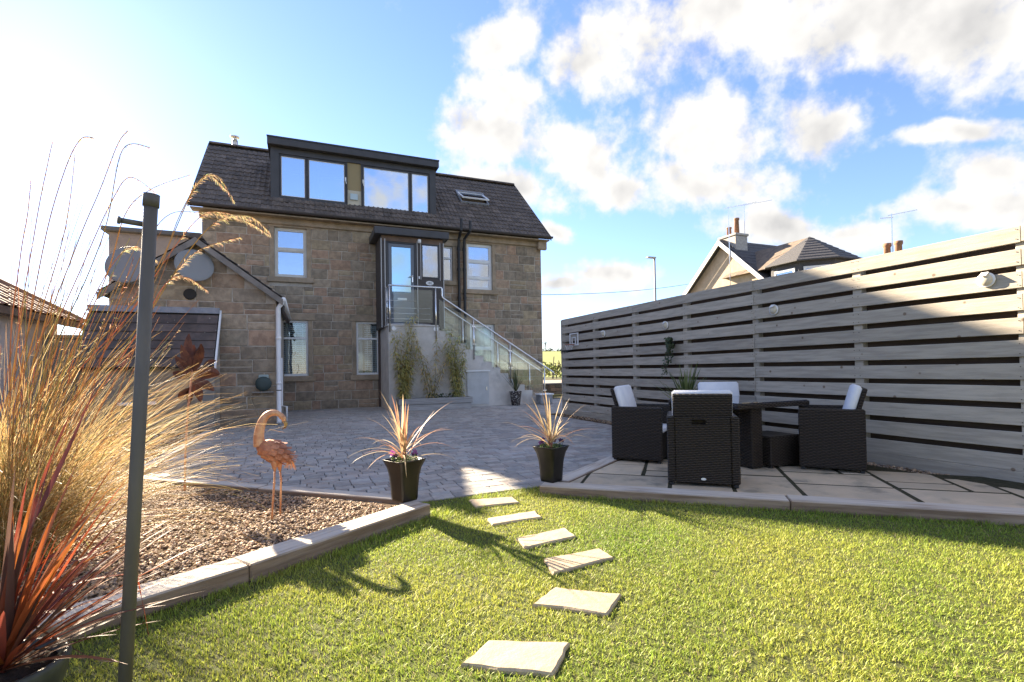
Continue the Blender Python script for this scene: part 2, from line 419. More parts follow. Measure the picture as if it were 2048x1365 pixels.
for k, q in enumerate(STP):
    P = [G(x, y, .012) for x, y in q]; poly = []
    for i in range(4):
        a, b = P[i], P[(i+1) % 4]
        for j in range(5):
            t = j/5; p = a.lerp(b, t); poly.append((p.x+U(-.005, .005), p.y+U(-.005, .005)))
    stone_polys.append([(p.x, p.y) for p in P])
    MB().prism(poly, -.03, .007, ch=.007).build('stepping_stone', m_step, label=ORDN[k], cat='stepping stone', group='stepping stones across the lawn')

# grass blades
def inside(P, poly):
    x, y = P[:, 0], P[:, 1]; r = np.zeros(len(P), bool); n = len(poly)
    for i in range(n):
        (x0, y0), (x1, y1) = poly[i], poly[(i+1) % n]
        c = ((y0 > y) != (y1 > y)) & (x < (x1-x0)*(y-y0)/((y1-y0) if abs(y1-y0) > 1e-9 else 1e-9)+x0); r ^= c
    return r
def fast_mesh(name, V, Q, Tt, tint):
    me = bpy.data.meshes.new(name); me.vertices.add(len(V)); me.vertices.foreach_set('co', V.astype(np.float32).ravel())
    nl = Q.size + Tt.size; me.loops.add(nl); me.loops.foreach_set('vertex_index', np.concatenate([Q.ravel(), Tt.ravel()]).astype(np.int32))
    npoly = len(Q)+len(Tt); me.polygons.add(npoly)
    st = np.concatenate([np.arange(len(Q))*4, Q.size+np.arange(len(Tt))*3]).astype(np.int32); me.polygons.foreach_set('loop_start', st)
    at = me.color_attributes.new('tint', 'FLOAT_COLOR', 'POINT'); at.data.foreach_set('color', np.concatenate([tint, np.ones((len(V), 1))], 1).astype(np.float32).ravel())
    me.update(calc_edges=True); me.validate(); return me
def grass_blades(N, x0, x1, y0, y1, hmin, hmax, wid, seed):
    g = np.random.default_rng(seed)
    P = np.stack([g.uniform(x0, x1, N), g.uniform(y0, y1, N)], 1)
    d = np.hypot(P[:, 0], P[:, 1]); keep = g.random(N) < np.clip(1.15-d*.13, .3, 1)
    keep &= inside(P, lawn_poly)
    for sp in stone_polys:
        c = np.mean(sp, 0); q = [tuple(c+(np.array(p)-c)*1.05) for p in sp]; keep &= ~inside(P, q)
    nz = np.sin(P[:, 0]*31+4*np.sin(P[:, 1]*11))*np.sin(P[:, 1]*27+4*np.sin(P[:, 0]*13)); keep &= ~((nz > .72) & (g.random(N) < .75))   # thin spots
    # in view only
    lat = P[:, 0]*math.cos(YAW)-P[:, 1]*math.sin(YAW); dep = P[:, 0]*math.sin(YAW)+P[:, 1]*math.cos(YAW)
    keep &= (np.abs(lat) < dep*1.25+.25)
    P = P[keep]; n = len(P)
    clump = .5+.5*np.sin(P[:, 0]*9.1+3*np.sin(P[:, 1]*4.3))*np.sin(P[:, 1]*8.3+2*np.sin(P[:, 0]*5.9))
    h = g.uniform(hmin, hmax, n)*(.75+.5*clump); w = wid*g.uniform(.7, 1.4, n)
    a0, b0 = np.array(S1[:2]), np.array(S0[:2]); t0, t1 = np.array(T0[:2]), np.array(T1[:2]); a2 = np.array(S2[:2])
    dl = lambda p, q: np.abs((q[0]-p[0])*(P[:, 1]-p[1])-(q[1]-p[1])*(P[:, 0]-p[0]))/np.hypot(*(q-p))
    edge = np.minimum(np.minimum(dl(a0, b0), dl(a2, a0)), dl(t0, t1)); h = h*np.where(edge < .07, 1.0+g.random(n)*1.3, 1.0)
    a = g.uniform(0, 2*math.pi, n); ln = h*np.abs(g.normal(.75, .4, n)); sd = a+math.pi/2+g.normal(0, .4, n)
    dx, dy = np.cos(a)*ln, np.sin(a)*ln; sx, sy = np.cos(sd)*w/2, np.sin(sd)*w/2
    zb = np.full(n, -.014); X, Y = P[:, 0], P[:, 1]
    V = np.stack([np.stack([X-sx, Y-sy, zb], 1), np.stack([X+sx, Y+sy, zb], 1), np.stack([X+dx*.35-sx*.85, Y+dy*.35-sy*.85, zb+h*.6], 1),
                  np.stack([X+dx*.35+sx*.85, Y+dy*.35+sy*.85, zb+h*.6], 1), np.stack([X+dx, Y+dy, zb+h], 1)], 1).reshape(-1, 3)
    i = np.arange(n)*5; Q = np.stack([i, i+1, i+3, i+2], 1); Tt = np.stack([i+2, i+3, i+4], 1)
    k = g.random(n); big = .5+.5*np.sin(X*1.9+1.1*np.sin(Y*2.3)+.7)*np.sin(Y*2.6+1.7*np.sin(X*1.4))
    yel = np.clip(k*.6+.75*big-.2, 0, 1)[:, None]
    c = np.array([.22, .35, .045])*(1-yel)+np.array([.47, .48, .09])*yel
    dry = (g.random(n) < .05)[:, None]; c = np.where(dry, np.array([.45, .38, .2]), c)*g.uniform(.55, 1.3, (n, 1))
    return fast_mesh('grass', V, Q, Tt, np.repeat(c, 5, 0))
m_grass = mat('grass_blade', (1, 1, 1), .5, tint=True, transl=.42, spec=.3)
me = grass_blades(560000, -1.9, 6.0, .7, 4.45, .010, .024, .0031, 5); me.materials.append(m_grass)
link('grass', me, label='short green and yellowish grass blades of the mown lawn', cat='grass', kind='stuff')

# block paving
pav = MB(); pav.prism([(-1.75, 6.9), (B0.x, B0.y), (E0.x, E0.y), (E1.x, E1.y), (L0.x, L0.y), (5.75, L0.y+(5.75-L0.x)*(L1.y-L0.y)/(L1.x-L0.x)), (5.75, 11.2), (10, 11.2), (10, 17.4), (-3.6, 17.4), (-3.6, 12.1), (-1.75, 12.1)], -.06, -.012)
paving = pav.build('paving', mat('paving_sand', (.07, .065, .06), .95, (.05, .05, .045), 20), label='grey block paved yard between the stone house and the lawn', kind='structure')
m_block = mat('grey_paving_block', (.39, .365, .335), .85, (.30, .28, .26), 11, 5, bump=.3, bscale=60, tint=True, patch=((.42, .385, .365), .5, .45, .7))
blocks = []
def add_block(poly):
    poly = [tuple(p) for p in poly]
    for a, b in (((E0.x, E0.y), (E1.x, E1.y)), ((B1.x, B1.y), (B0.x, B0.y)), ((-1.74, 20), (-1.74, 0)), ((L0.x, L0.y), (L1.x, L1.y))):
        if len(poly) < 3: return
        # keep paving side of each boundary
        ref = (2.2, 9.0); f = (b[0]-a[0])*(ref[1]-a[1])-(b[1]-a[1])*(ref[0]-a[0])
        poly = clip(poly, a, b) if f > 0 else clip(poly, b, a)
    if len(poly) < 3: return
    cy = sum(p[1] for p in poly)/len(poly)
    if cy < 11.2: poly = clip(poly, (5.72, 0), (5.72, 20))
    else: poly = clip(poly, (9.6, 0), (9.6, 20))
    if len(poly) >= 3 and parea(poly) > .0012: blocks.append(poly)
# border courses along the lawn, then coursed field
y = E0.y; rr = random.Random(11)
for c_, (d_, lens) in enumerate([(.15, (.2, .2)), (.11, (.2, .2))]):
    x = -1.0+rr.random()*.1
    while x < 3.2:
        w = lens[0]; sl_ = (E1.y-E0.y)/(E1.x-E0.x)
        p = lambda xx, yy: (xx, yy+(xx-E0.x)*sl_)
        add_block([p(x+.003, y+.003), p(x+w-.003, y+.003), p(x+w-.003, y+d_-.003), p(x+.003, y+d_-.003)]); x += w
    y += d_
y0f = y
while y < 16.6:
    d_ = rr.choice((.115, .14, .14)); x = -1.8-rr.random()*.2; x1 = 5.75 if y < 11.2 else 9.6
    while x < x1:
        w = rr.choice((.14, .175, .21, .21)); j = lambda: rr.uniform(-.002, .002)
        add_block([(x+.004+j(), y+.004+j()), (x+w-.004+j(), y+.004+j()), (x+w-.004+j(), y+d_-.004+j()), (x+.004+j(), y+d_-.004+j())]); x += w
    y += d_
vis = lambda p: (lambda l, d: abs(l) < d*1.04)(p[0]*math.cos(YAW)-p[1]*math.sin(YAW), p[0]*math.sin(YAW)+p[1]*math.cos(YAW))
blocks.sort(key=lambda p: (0 if vis(p[0]) else 1, math.hypot(p[0][0], p[0][1])))
def btint():
    k = U(.78, 1.18); w = U(-.05, .06); return (k*(1+w), k, k*(1-w*.6))
rest = MB()
for i, p in enumerate(blocks):
    dz = U(-.0025, .0025)
    if i < 300: MB().prism(p, -.02, dz, tint=btint(), ch=.005).build('paving_block', m_block, paving)
    else: rest.prism(p, -.02, dz, tint=btint(), ch=.005)
rest.build('far_paving_blocks', m_block, paving, kind='stuff')

# gravel beds
m_gbase = mat('gravel_bed_base', (.16, .115, .075), .95, (.09, .065, .045), 40, 5, bump=.8, bscale=90, spec=.05)
bed = MB().prism([(B0.x-.02, B0.y-.05), (B1.x, B1.y-.05), (-1.9, 6.9), (-1.86, 12.1), (-9, 12.1), (-9, -3), (S3.x, S3.y), (S1.x, S1.y), (S0.x-.1, S0.y)], -.06, .0)
bed.build('gravel_bed', m_gbase, label='gravel bed held by timber sleepers beside the lawn', kind='structure')
strip = MB().prism([(5.62, 3.0), (5.93, 2.4), (5.93, 11.2), (5.62, 11.2)], -.06, .012).prism([(5.2, 2.2), (6.6, .2), (6.6, 2.4), (5.93, 2.9), (5.62, 3.0)], -.06, .0125)
strip.build('gravel_strip', m_gbase, label='narrow gravel strip along the foot of the slatted fence', kind='structure')
ico = bmesh.new(); bmesh.ops.create_icosphere(ico, subdivisions=1, radius=1.0)
ICV = np.array([v.co[:] for v in ico.verts]); ICF = np.array([[v.index for v in f.verts] for f in ico.faces]); ico.free()
def pebbles(N, x0, x1, y0, y1, poly, z, s0, s1, seed, far=.16):
    g = np.random.default_rng(seed); P = np.stack([g.uniform(x0, x1, N), g.uniform(y0, y1, N)], 1)
    d = np.hypot(P[:, 0], P[:, 1]); P = P[inside(P, poly) & (g.random(N) < np.clip(1.5-d*far, .25, 1))]; n = len(P)
    s = g.uniform(s0, s1, (n, 1, 1)); an = g.uniform(0, 6.28, n); ca, sa = np.cos(an), np.sin(an)
    V = ICV[None]*g.uniform(.75, 1.25, (n, len(ICV), 1))*np.stack([g.uniform(.7, 1.4, n), g.uniform(.6, 1.1, n), g.uniform(.4, .7, n)], 1)[:, None, :]*s
    R = np.zeros((n, 3, 3)); R[:, 0, 0] = ca; R[:, 0, 1] = -sa; R[:, 1, 0] = sa; R[:, 1, 1] = ca; R[:, 2, 2] = 1; R[:, 2, 0] = g.normal(0, .3, n); R[:, 2, 1] = g.normal(0, .3, n)
    V = np.einsum('nij,nkj->nki', R, V); V[:, :, 0] += P[:, :1]; V[:, :, 1] += P[:, 1:]; V[:, :, 2] += z+g.uniform(0, .008, (n, 1))
    Tt = (ICF[None]+(np.arange(n)*len(ICV))[:, None, None]).reshape(-1, 3)
    pal = np.array([[.40, .265, .16], [.31, .205, .125], [.48, .35, .225], [.24, .17, .115], [.36, .28, .21], [.2, .155, .125]])
    c = pal[g.integers(0, len(pal), n)]*g.uniform(.95, 1.45, (n, 1))
    return fast_mesh('gravel', V.reshape(-1, 3), np.zeros((0, 4), np.int64), Tt, np.repeat(c, len(ICV), 0))
m_peb = mat('pebble', (1, 1, 1), .75, (.8, .8, .8), 60, tint=True)
gp = [(B0.x-.05, B0.y-.08), (B1.x, B1.y-.06), (-2.6, 7.6), (-3.2, 6), (-2.6, 3), (S2.x-.1, S2.y+.12), (S1.x-.12, S1.y+.17), (S0.x-.14, S0.y+.12)]
me = pebbles(52000, -3.2, 1.0, 2.7, 7.6, gp, .004, .006, .0145, 3); me.materials.append(m_peb)
link('gravel', me, label='brown and buff pebbles covering the bed beside the lawn', cat='gravel', kind='stuff')
gp2 = [(-1.87, 7.0), (-1.87, 12.0), (-4.4, 12.0), (-3.6, 7.0)]
me = pebbles(9000, -4.4, -1.8, 7, 12, gp2, .004, .012, .028, 4, far=.1); me.materials.append(m_peb)
link('gravel', me, label='brown pebbles between the yard edging and the stone outbuilding', cat='gravel', kind='stuff')
gp3 = [(5.62, 3.0), (5.2, 2.3), (6.0, 1.0), (6.0, 2.4), (5.92, 2.6), (5.92, 11.1), (5.62, 11.1)]
me = pebbles(9000, 5.2, 6, 1, 11.1, gp3, .016, .009, .02, 6, far=.1); me.materials.append(m_peb)
link('gravel', me, label='loose pebbles along the foot of the slatted fence', cat='gravel', kind='stuff')

# timber edging: separate sleepers
def beam(a, b, w, z0, z1, side, label, name='timber_sleeper', c=.008, group='timber sleepers edging the beds and patio'):
    a = Vector((a.x, a.y, 0)); b = Vector((b.x, b.y, 0)); d = (b-a); L = d.length; d.normalize(); n = Vector((-d.y, d.x, 0))*side
    M = Matrix((d, n, Vector((0, 0, 1)) if d.cross(n).z > 0 else Vector((0, 0, 1)))).transposed().to_4x4(); M.translation = a
    mb = MB(); segs = 6; pts = []
    mb.cbox(.003, L-.003, 0, w, z0, z1, c)
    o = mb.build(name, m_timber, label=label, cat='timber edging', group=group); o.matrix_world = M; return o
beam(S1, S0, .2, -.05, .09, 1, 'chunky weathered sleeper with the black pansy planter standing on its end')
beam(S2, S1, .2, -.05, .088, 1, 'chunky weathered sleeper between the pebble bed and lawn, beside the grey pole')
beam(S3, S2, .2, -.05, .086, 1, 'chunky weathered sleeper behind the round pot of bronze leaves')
Bm = B0.lerp(B1, .5)
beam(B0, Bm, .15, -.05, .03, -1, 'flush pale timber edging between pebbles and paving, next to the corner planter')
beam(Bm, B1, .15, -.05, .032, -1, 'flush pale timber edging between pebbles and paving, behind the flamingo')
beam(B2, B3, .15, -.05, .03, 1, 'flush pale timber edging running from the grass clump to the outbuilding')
Tm = G(1580, 1001, .07)
Tm = T0 + (T1-T0)*((Tm-T0).dot(T1-T0)/(T1-T0).length_squared)
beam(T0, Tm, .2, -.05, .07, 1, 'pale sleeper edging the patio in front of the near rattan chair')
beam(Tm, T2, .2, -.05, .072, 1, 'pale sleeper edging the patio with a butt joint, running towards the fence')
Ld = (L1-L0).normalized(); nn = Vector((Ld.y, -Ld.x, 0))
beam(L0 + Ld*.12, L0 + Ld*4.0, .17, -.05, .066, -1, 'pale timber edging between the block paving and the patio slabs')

# patio of sandstone slabs
Td = (T1-T0).normalized(); Tn = Vector((-Td.y, Td.x, 0)); 
Pa = T0 + Tn*.21; Pb = T2 + Tn*.21
pin = [(Pa.x, Pa.y), (Pb.x, Pb.y), (6.6, 2.0), (5.62, 3.0), (5.62, 7.4)]
cL0 = L0 + nn*.18; cL1 = L1 + nn*.18
pin = clip(pin, (cL1.x, cL1.y), (cL0.x, cL0.y))
MBp = MB().prism(pin, -.06, .0475)
patio = MBp.build('patio', mat('patio_joint', (.07, .065, .045), .95, (.045, .045, .028), 18, spec=.05), label='sandstone slab patio with mossy joints under the rattan set', kind='structure')
cell = {}; rr = random.Random(21); slabs = []; UN = .27
for v in range(0, 18):
    for u in range(-2, 26):
        if (u, v) in cell: continue
        for (w, h) in rr.sample([(3, 2), (2, 2), (2, 1), (2, 3), (2, 2)], 5) + [(1, 2), (2, 1), (1, 1)]:
            if all((u+i, v+j) not in cell for i in range(w) for j in range(h)):
                for i in range(w):
                    for j in range(h): cell[(u+i, v+j)] = 1
                slabs.append((u*UN, v*UN, w*UN, h*UN)); break
for (u, v, w, h) in slabs:
    g_ = .016; q = [(u+g_, v+g_), (u+w-g_, v+g_), (u+w-g_, v+h-g_), (u+g_, v+h-g_)]
    q = [(p[0]+rr.uniform(-.006, .006), p[1]+rr.uniform(-.006, .006)) for p in q]
    W = [Pa + Td*(p[0]-.2) + Tn*(p[1]+.02) for p in q]; poly = [(p.x, p.y) for p in W]
    for i in range(len(pin)):
        if len(poly) >= 3:
            a, b = pin[i], pin[(i+1) % len(pin)]; c_ = (sum(p[0] for p in pin)/len(pin), sum(p[1] for p in pin)/len(pin))
            poly = clip(poly, a, b) if (b[0]-a[0])*(c_[1]-a[1])-(b[1]-a[1])*(c_[0]-a[0]) > 0 else clip(poly, b, a)
    if len(poly) >= 3 and parea(poly) > .01:
        MB().prism(poly, .0, .05+rr.uniform(-.003, .003), ch=.006).build('slab', m_slab, patio)
PZ = .05

# ------------------------------------------------------------------ stone house
Y0, XL, XR, ZE = 16.6, -2.75, 8.15, 5.95
house = thing('stone_house', 'two storey brown sandstone house with a dark tiled roof and wide dormer', 'house', (2.7, 19.5, 0))
OPEN = dict(UL=(-.86, .05, 4.09, 5.62), LL=(-.74, .07, 1.05, 2.77), LM=(1.5, 2.22, 1.05, 2.77), UR=(5.25, 6.2, 3.99, 5.62), LR=(5.33, 6.25, 1.05, 2.77), SM=(4.3, 4.74, 4.25, 5.45), DR=(2.35, 3.9, 2.5, 5.0))
def wall_cells(x0, x1, z0, z1, ops):
    xs = sorted({x0, x1, *[o[0] for o in ops], *[o[1] for o in ops]}); zs = sorted({z0, z1, *[o[2] for o in ops], *[o[3] for o in ops]})
    for a, b in zip(xs, xs[1:]):
        for c, d in zip(zs, zs[1:]):
            mx, mz = (a+b)/2, (c+d)/2
            if not any(o[0] < mx < o[1] and o[2] < mz < o[3] for o in ops): yield a, b, c, d
w = MB(); ops = list(OPEN.values())
for a, b, c, d in wall_cells(XL, XR, -.06, ZE, ops): w.box(a, b, Y0, Y0+.35, c, d)
w.box(XL, XL+.35, Y0+.35, 22.6, -.06, ZE); w.box(XR-.35, XR, Y0+.35, 22.6, -.06, ZE); w.box(XL+.35, XR-.35, 22.25, 22.6, -.06, ZE)
# gable triangles
YR, ZR = 19.55, 9.10
for xx in (XL, XR-.35):
    P = [(xx, Y0+.05, ZE), (xx, 22.5, ZE), (xx, YR, ZR-.2), (xx+.35, Y0+.05, ZE), (xx+.35, 22.5, ZE), (xx+.35, YR, ZR-.2)]
    w.add(P, [(0, 2, 1), (3, 4, 5), (0, 3, 5, 2), (1, 2, 5, 4), (0, 1, 4, 3)])
w.build('wall', m_mortar, house)
fl = MB()
for z in (-.03, 2.9, 5.8): fl.box(XL+.36, XR-.36, Y0+.36, 22.24, z-.05, z)
fl.build('floor', m_inside, house)
def stone_tint():
    pal = [(1, .98, .94), (1.06, .95, .88), (.86, .87, .86), (1.08, .91, .84), (.74, .74, .72), (1.02, 1.0, .88), (.98, .89, .82)]
    p = random.choice(pal); k = U(.88, 1.12); return (p[0]*k, p[1]*k, p[2]*k)
def stonework(parent, x0, x1, z0, z1, y, ops, hmean, wmin, wmax, zcut=None, limit=300, name='stone'):
    zb = sorted({z0, z1, *[o[2] for o in ops], *[o[3] for o in ops]}); rows = []
    zb = [z for z in zb if z0 <= z <= z1]; zz = [zb[0]]
    for z in zb[1:]:
        if z-zz[-1] > .1 or z == z1: zz.append(z)
    for a, b in zip(zz, zz[1:]):
        n = max(1, round((b-a)/hmean)); ws = [U(.75, 1.3) for _ in range(n)]; s = sum(ws); z = a
        for q in ws: rows.append((z, z+(b-a)*q/s)); z += (b-a)*q/s
    st = []
    for a, b in rows:
        iv = [(x0, x1)]
        if zcut: iv = zcut(a, b)
        for o in ops:
            if o[2] < b-.03 and o[3] > a+.03:
                iv = [p for (p0, p1) in iv for p in ((p0, min(p1, o[0])), (max(p0, o[1]), p1)) if p[1]-p[0] > .04]
        for p0, p1 in iv:
            x = p0
            while x < p1-.02:
                wd = U(wmin, wmax)*(.7+(b-a)*1.2)
                if p1-(x+wd) < wmin*.6: wd = p1-x
                # occasional split into two thin stones
                if b-a > .26 and random.random() < .18:
                    h_ = a+(b-a)*U(.4, .6); st += [(x, x+wd, a, h_), (x, x+wd, h_, b)]
                else: st.append((x, x+wd, a, b))
                x += wd
    st.sort(key=lambda s: -(s[1]-s[0])*(s[3]-s[2])); rest = MB()
    for i, (a, b, c, d) in enumerate(st):
        g = U(.007, .013); pr = U(.006, .02); mb = MB() if i < limit else rest
        j = lambda: U(-.006, .006)
        x_0, x_1, z_0, z_1 = a+g, b-g, c+g, d-g; ch = .012
        if x_1-x_0 < .05 or z_1-z_0 < .05: continue
        P = [(x_0+j(), y+.01, z_0+j()), (x_1+j(), y+.01, z_0+j()), (x_1+j(), y+.01, z_1+j()), (x_0+j(), y+.01, z_1+j())]
        P += [(p[0], y-pr*.5, p[2]) for p in P[:4]]
        cx, cz = (a+b)/2, (c+d)/2
        P += [(p[0]+(ch if p[0] < cx else -ch), y-pr, p[2]+(ch if p[2] < cz else -ch)) for p in P[:4]]
        P.append((cx+U(-.05, .05), y-pr-U(.0, .014), cz+U(-.03, .03)))
        Fs = [(0, 1, 5, 4), (1, 2, 6, 5), (2, 3, 7, 6), (3, 0, 4, 7), (4, 5, 9, 8), (5, 6, 10, 9), (6, 7, 11, 10), (7, 4, 8, 11), (8, 9, 12), (9, 10, 12), (10, 11, 12), (11, 8, 12)]
        mb.add(P, Fs, stone_tint())
        if i < limit: mb.build(name, m_stone, parent)
    if rest.v: rest.build('small_stones', m_stone, parent, kind='stuff')
margins = [(o[0]-.13, o[1]+.13, o[2]-.17, o[3]+.22) if k != 'DR' else o for k, o in OPEN.items()]
stonework(house, XL, XR, 0, 5.66, Y0, margins, .285, .24, .62)
# dressed margins, lintels and sills
for k, o in OPEN.items():
    if k == 'DR': continue
    MB().cbox(o[0]-.2, o[1]+.2, Y0-.03, Y0+.2, o[3]+.003, o[3]+.215, .01).build('lintel', m_stone_dressed, house)
    MB().cbox(o[0]-.2, o[1]+.2, Y0-.085, Y0+.2, o[2]-.165, o[2]-.003, .012).build('sill', m_stone_dressed, house)
    for xa, xb in ((o[0]-.128, o[0]), (o[1], o[1]+.128)):
        MB().cbox(xa+.002, xb-.002, Y0-.02, Y0+.2, o[2]+.003, o[3]-.003, .008).build('jamb', m_stone_dressed, house)
MB().cbox(XL-.06, XR+.06, Y0-.1, Y0+.1, 5.68, ZE-.02, .02).build('eaves_course', m_stone_dressed, house)
MB().cbox(7.95, 8.3, Y0-.24, Y0-.1, 5.55, ZE-.05, .03).build('corbel', m_stone_dressed, house)

def window(parent, o, y, fr, tr=None, pane=g_win, split=None, frame=.065, name='window', blind=False, curtain=None, casement=False):
    x0, x1, z0, z1 = o
    mb = MB(); d0, d1 = y, y+.07
    mb.cbox(x0, x1, d0, d1, z0, z0+frame, .006).cbox(x0, x1, d0, d1, z1-frame, z1, .006)
    mb.cbox(x0, x0+frame, d0, d1, z0+frame, z1-frame, .006).cbox(x1-frame, x1, d0, d1, z0+frame, z1-frame, .006)
    zt = [z0+(z1-z0)*t for t in (tr or [])]
    for z in zt: mb.cbox(x0+frame, x1-frame, d0-.008, d1, z-.032, z+.032, .005)
    wdw = mb.build(name, fr, parent)
    lv = [z0+frame] + [z for z in zt] + [z1-frame]
    for i, (a, b) in enumerate(zip(lv, lv[1:])):
        a2 = a+(.032 if i else 0); b2 = b-(.032 if i < len(lv)-2 else 0)
        if casement:
            q = MB(); s = .035; X0, X1 = x0+frame, x1-frame
            q.cbox(X0, X1, d0+.005, d1, a2, a2+s, .004).cbox(X0, X1, d0+.005, d1, b2-s, b2, .004).cbox(X0, X0+s, d0+.005, d1, a2+s, b2-s, .004).cbox(X1-s, X1, d0+.005, d1, a2+s, b2-s, .004)
            q.build('sash', fr, wdw)
        MB().box(x0+frame, x1-frame, d0+.035, d0+.041, a2, b2).build('pane', pane, wdw)
    if blind:
        bl = MB(); z = z0+.08; bx0, bx1 = blind
        while z < z1-.1:
            bl.add([(bx0, y+.15, z-.012), (bx1, y+.15, z-.012), (bx1, y+.172, z+.018), (bx0, y+.172, z+.018)], [(0, 1, 2, 3)]); z += .062
        for t in (.2, .55, .85): bl.box(bx0+(bx1-bx0)*t-.012, bx0+(bx1-bx0)*t+.012, y+.146, y+.148, z0+.08, z1-.1)
        bl.build('blind', m_blind, wdw)
    if curtain:
        cu_ = MB(); n = 24
        for (cx0, cx1) in curtain:
            P = []
            for i in range(n+1):
                t = i/n; P += [(cx0+(cx1-cx0)*t, y+.26+.03*math.sin(t*22), z0), (cx0+(cx1-cx0)*t, y+.26+.03*math.sin(t*22+.4), z1)]
            cu_.add(P, [(2*i, 2*i+2, 2*i+3, 2*i+1) for i in range(n)])
        cu_.build('curtain', m_blind, wdw)
    return wdw
m_frame_cream = mat('cream_frame', (.62, .59, .53), .5, (.55, .52, .47), 5)
g_win2 = glass('sky_window_glass', .38, (.55, .6, .62), (.85, .9, 1.), bump=.05)
window(house, OPEN['UL'], Y0+.08, m_frame_cream, [.56], g_win2, casement=True)
window(house, OPEN['LL'], Y0+.08, m_white, [.68], blind=(-.68, .02), curtain=[(-.6, -.45)])
window(house, OPEN['LM'], Y0+.08, m_white, [.68], blind=(1.78, 2.2), curtain=[(1.56, 1.72)])
window(house, OPEN['UR'], Y0+.08, m_white, [.26, .62], g_win2, casement=True, curtain=[(5.35, 5.6)])
window(house, OPEN['LR'], Y0+.08, m_white, [.5], casement=True, curtain=[(5.4, 6.2)])
window(house, OPEN['SM'], Y0+.08, m_white, [.66], g_win2, frame=.05)

# roof
pitch = (ZR-6.0)/(YR-16.25); RL = math.hypot(ZR-6.0, YR-16.25); PA = math.atan(pitch)
def roofz(Y): return 6.0+(Y-16.25)*pitch
roof = MB()
xr0, xr1 = -3.0, 8.36
for s in (1, -1):
    ya = YR-s*(YR-16.25); P = []
    for x in (xr0, xr1):
        for (yy, zz) in ((ya, 6.0), (YR, ZR)):
            P += [(x, yy, zz-.09), (x, yy, zz-.012)]
    roof.add(P, [(0, 2, 3, 1), (4, 5, 7, 6), (0, 4, 6, 2), (1, 3, 7, 5), (0, 1, 5, 4), (2, 6, 7, 3)])
roofo = roof.build('roof', mat('roof_underlay', (.04, .035, .03), .9), house)
def tile_mesh(w, L, rolls=2, amp=.022, th=.014, n=10):
    mb = MB(); P = []
    for i in range(n+1):
        t = i/n; x = (t-.5)*w; z = amp*max(0, math.cos(2*math.pi*rolls*(t-.25/rolls)))**.8 if rolls else 0
        for yy, dz in ((0, .022), (L*1.12, 0)):
            P += [(x, yy, z+dz), (x, yy, z+dz-th)]
    for i in range(n):
        b = i*4; c = b+4
        mb.f += [(b, c, c+2, b+2), (b+1, b+3, c+3, c+1), (b, b+1, c+1, c)]
    mb.v = P; return mb
TW, TL = .30, .305
tmb = tile_mesh(TW-.004, TL); tme = tmb.mesh('tile'); tme.materials.append(m_tile)
DX0, DX1 = -1.0, 4.27; DY0 = 16.78
sky_c = [atY(909, 386, 17.3), atY(975, 408, 17.3)]
def roofhit(x, y):
    d = ray(x, y); # plane z = 6 + (Y-16.25)*pitch
    t = (6.0-16.25*pitch-H)/(d.z-pitch*d.y); return CAM+d*t
SK = [roofhit(*p) for p in ((911, 386), (962, 391), (978, 414), (922, 408))]
skx0, skx1 = min(SK[0].x, SK[3].x), max(SK[1].x, SK[2].x); sky0, sky1 = SK[3].y, SK[0].y+.05
Rm = Matrix.Rotation(PA, 4, 'X')
def tiles(parent, x0, x1, nrow, origin, R, holes, limit, me, tw, tl, mb_src, material):
    cnt = 0; rest = MB(); items = []
    ncol = int(round((x1-x0)/tw)); tw2 = (x1-x0)/ncol
    for r in range(nrow):
        for c in range(ncol):
            items.append((r, (c+.5)*tw2))
    for r, cx in items:
        loc = Vector(origin) + R.to_3x3() @ Vector((cx, r*tl, 0)); cen = loc + R.to_3x3() @ Vector((0, tl*.5, 0))
        if holes and holes(cen): continue
        M = Matrix.Translation(loc + R.to_3x3() @ Vector((0, 0, U(0, .004)))) @ R.to_4x4() @ Matrix.Rotation(U(-.006, .006), 4, 'Z')
        if cnt < limit:
            o = link('tile', me, parent); og = Vector(ORG.get(parent.name, (0, 0, 0))); o.matrix_local = Matrix.Translation(-og) @ M
        else: rest.add([M @ Vector(v) for v in mb_src.v], mb_src.f)
        cnt += 1
    if rest.v: rest.build('upper_tiles', material, parent, kind='stuff')
hole = lambda c: (DX0-.02 < c.x < DX1+.02 and DY0-.02 < c.y < 18.72) or (skx0-.05 < c.x < skx1+.05 and sky0-.02 < c.y < sky1+.05)
tiles(roofo, xr0, xr1, int(RL/TL), (xr0, 16.2, 5.985), Rm, hole, 300, tme, TW, TL, tmb, m_tile)
tiles(roofo, xr0, xr1, 3, (xr1, 2*YR-16.2, 5.985), Matrix.Rotation(math.pi, 4, 'Z') @ Rm, None, 0, tme, TW, TL, tmb, m_tile)
x = xr0
while x < xr1-.1:
    mb = MB(); x1_ = min(x+.42, xr1); P = []
    for xx in (x+.004, x1_-.004):
        for k in range(7):
            a = math.pi*(k/6); P.append((xx, YR-.14*math.cos(a), ZR-.03+.10*math.sin(a)))
    mb.add(P, [(k, k+1, 7+k+1, 7+k) for k in range(6)] + [tuple(range(7))[::-1], tuple(range(7, 14))])
    mb.build('ridge_tile', m_tile, roofo); x = x1_
# verge boards
for xx in (xr0-.03, xr1-.0):
    P = [(xx, 16.17, 5.86), (xx, YR, ZR-.12), (xx, YR, ZR+.02), (xx, 16.17, 6.0)]; P += [(p[0]+.03, p[1], p[2]) for p in P]
    MB().add(P, [(0, 1, 2, 3), (7, 6, 5, 4), (0, 4, 5, 1), (3, 2, 6, 7), (0, 3, 7, 4), (1, 5, 6, 2)]).build('verge_board', m_gutter, roofo)
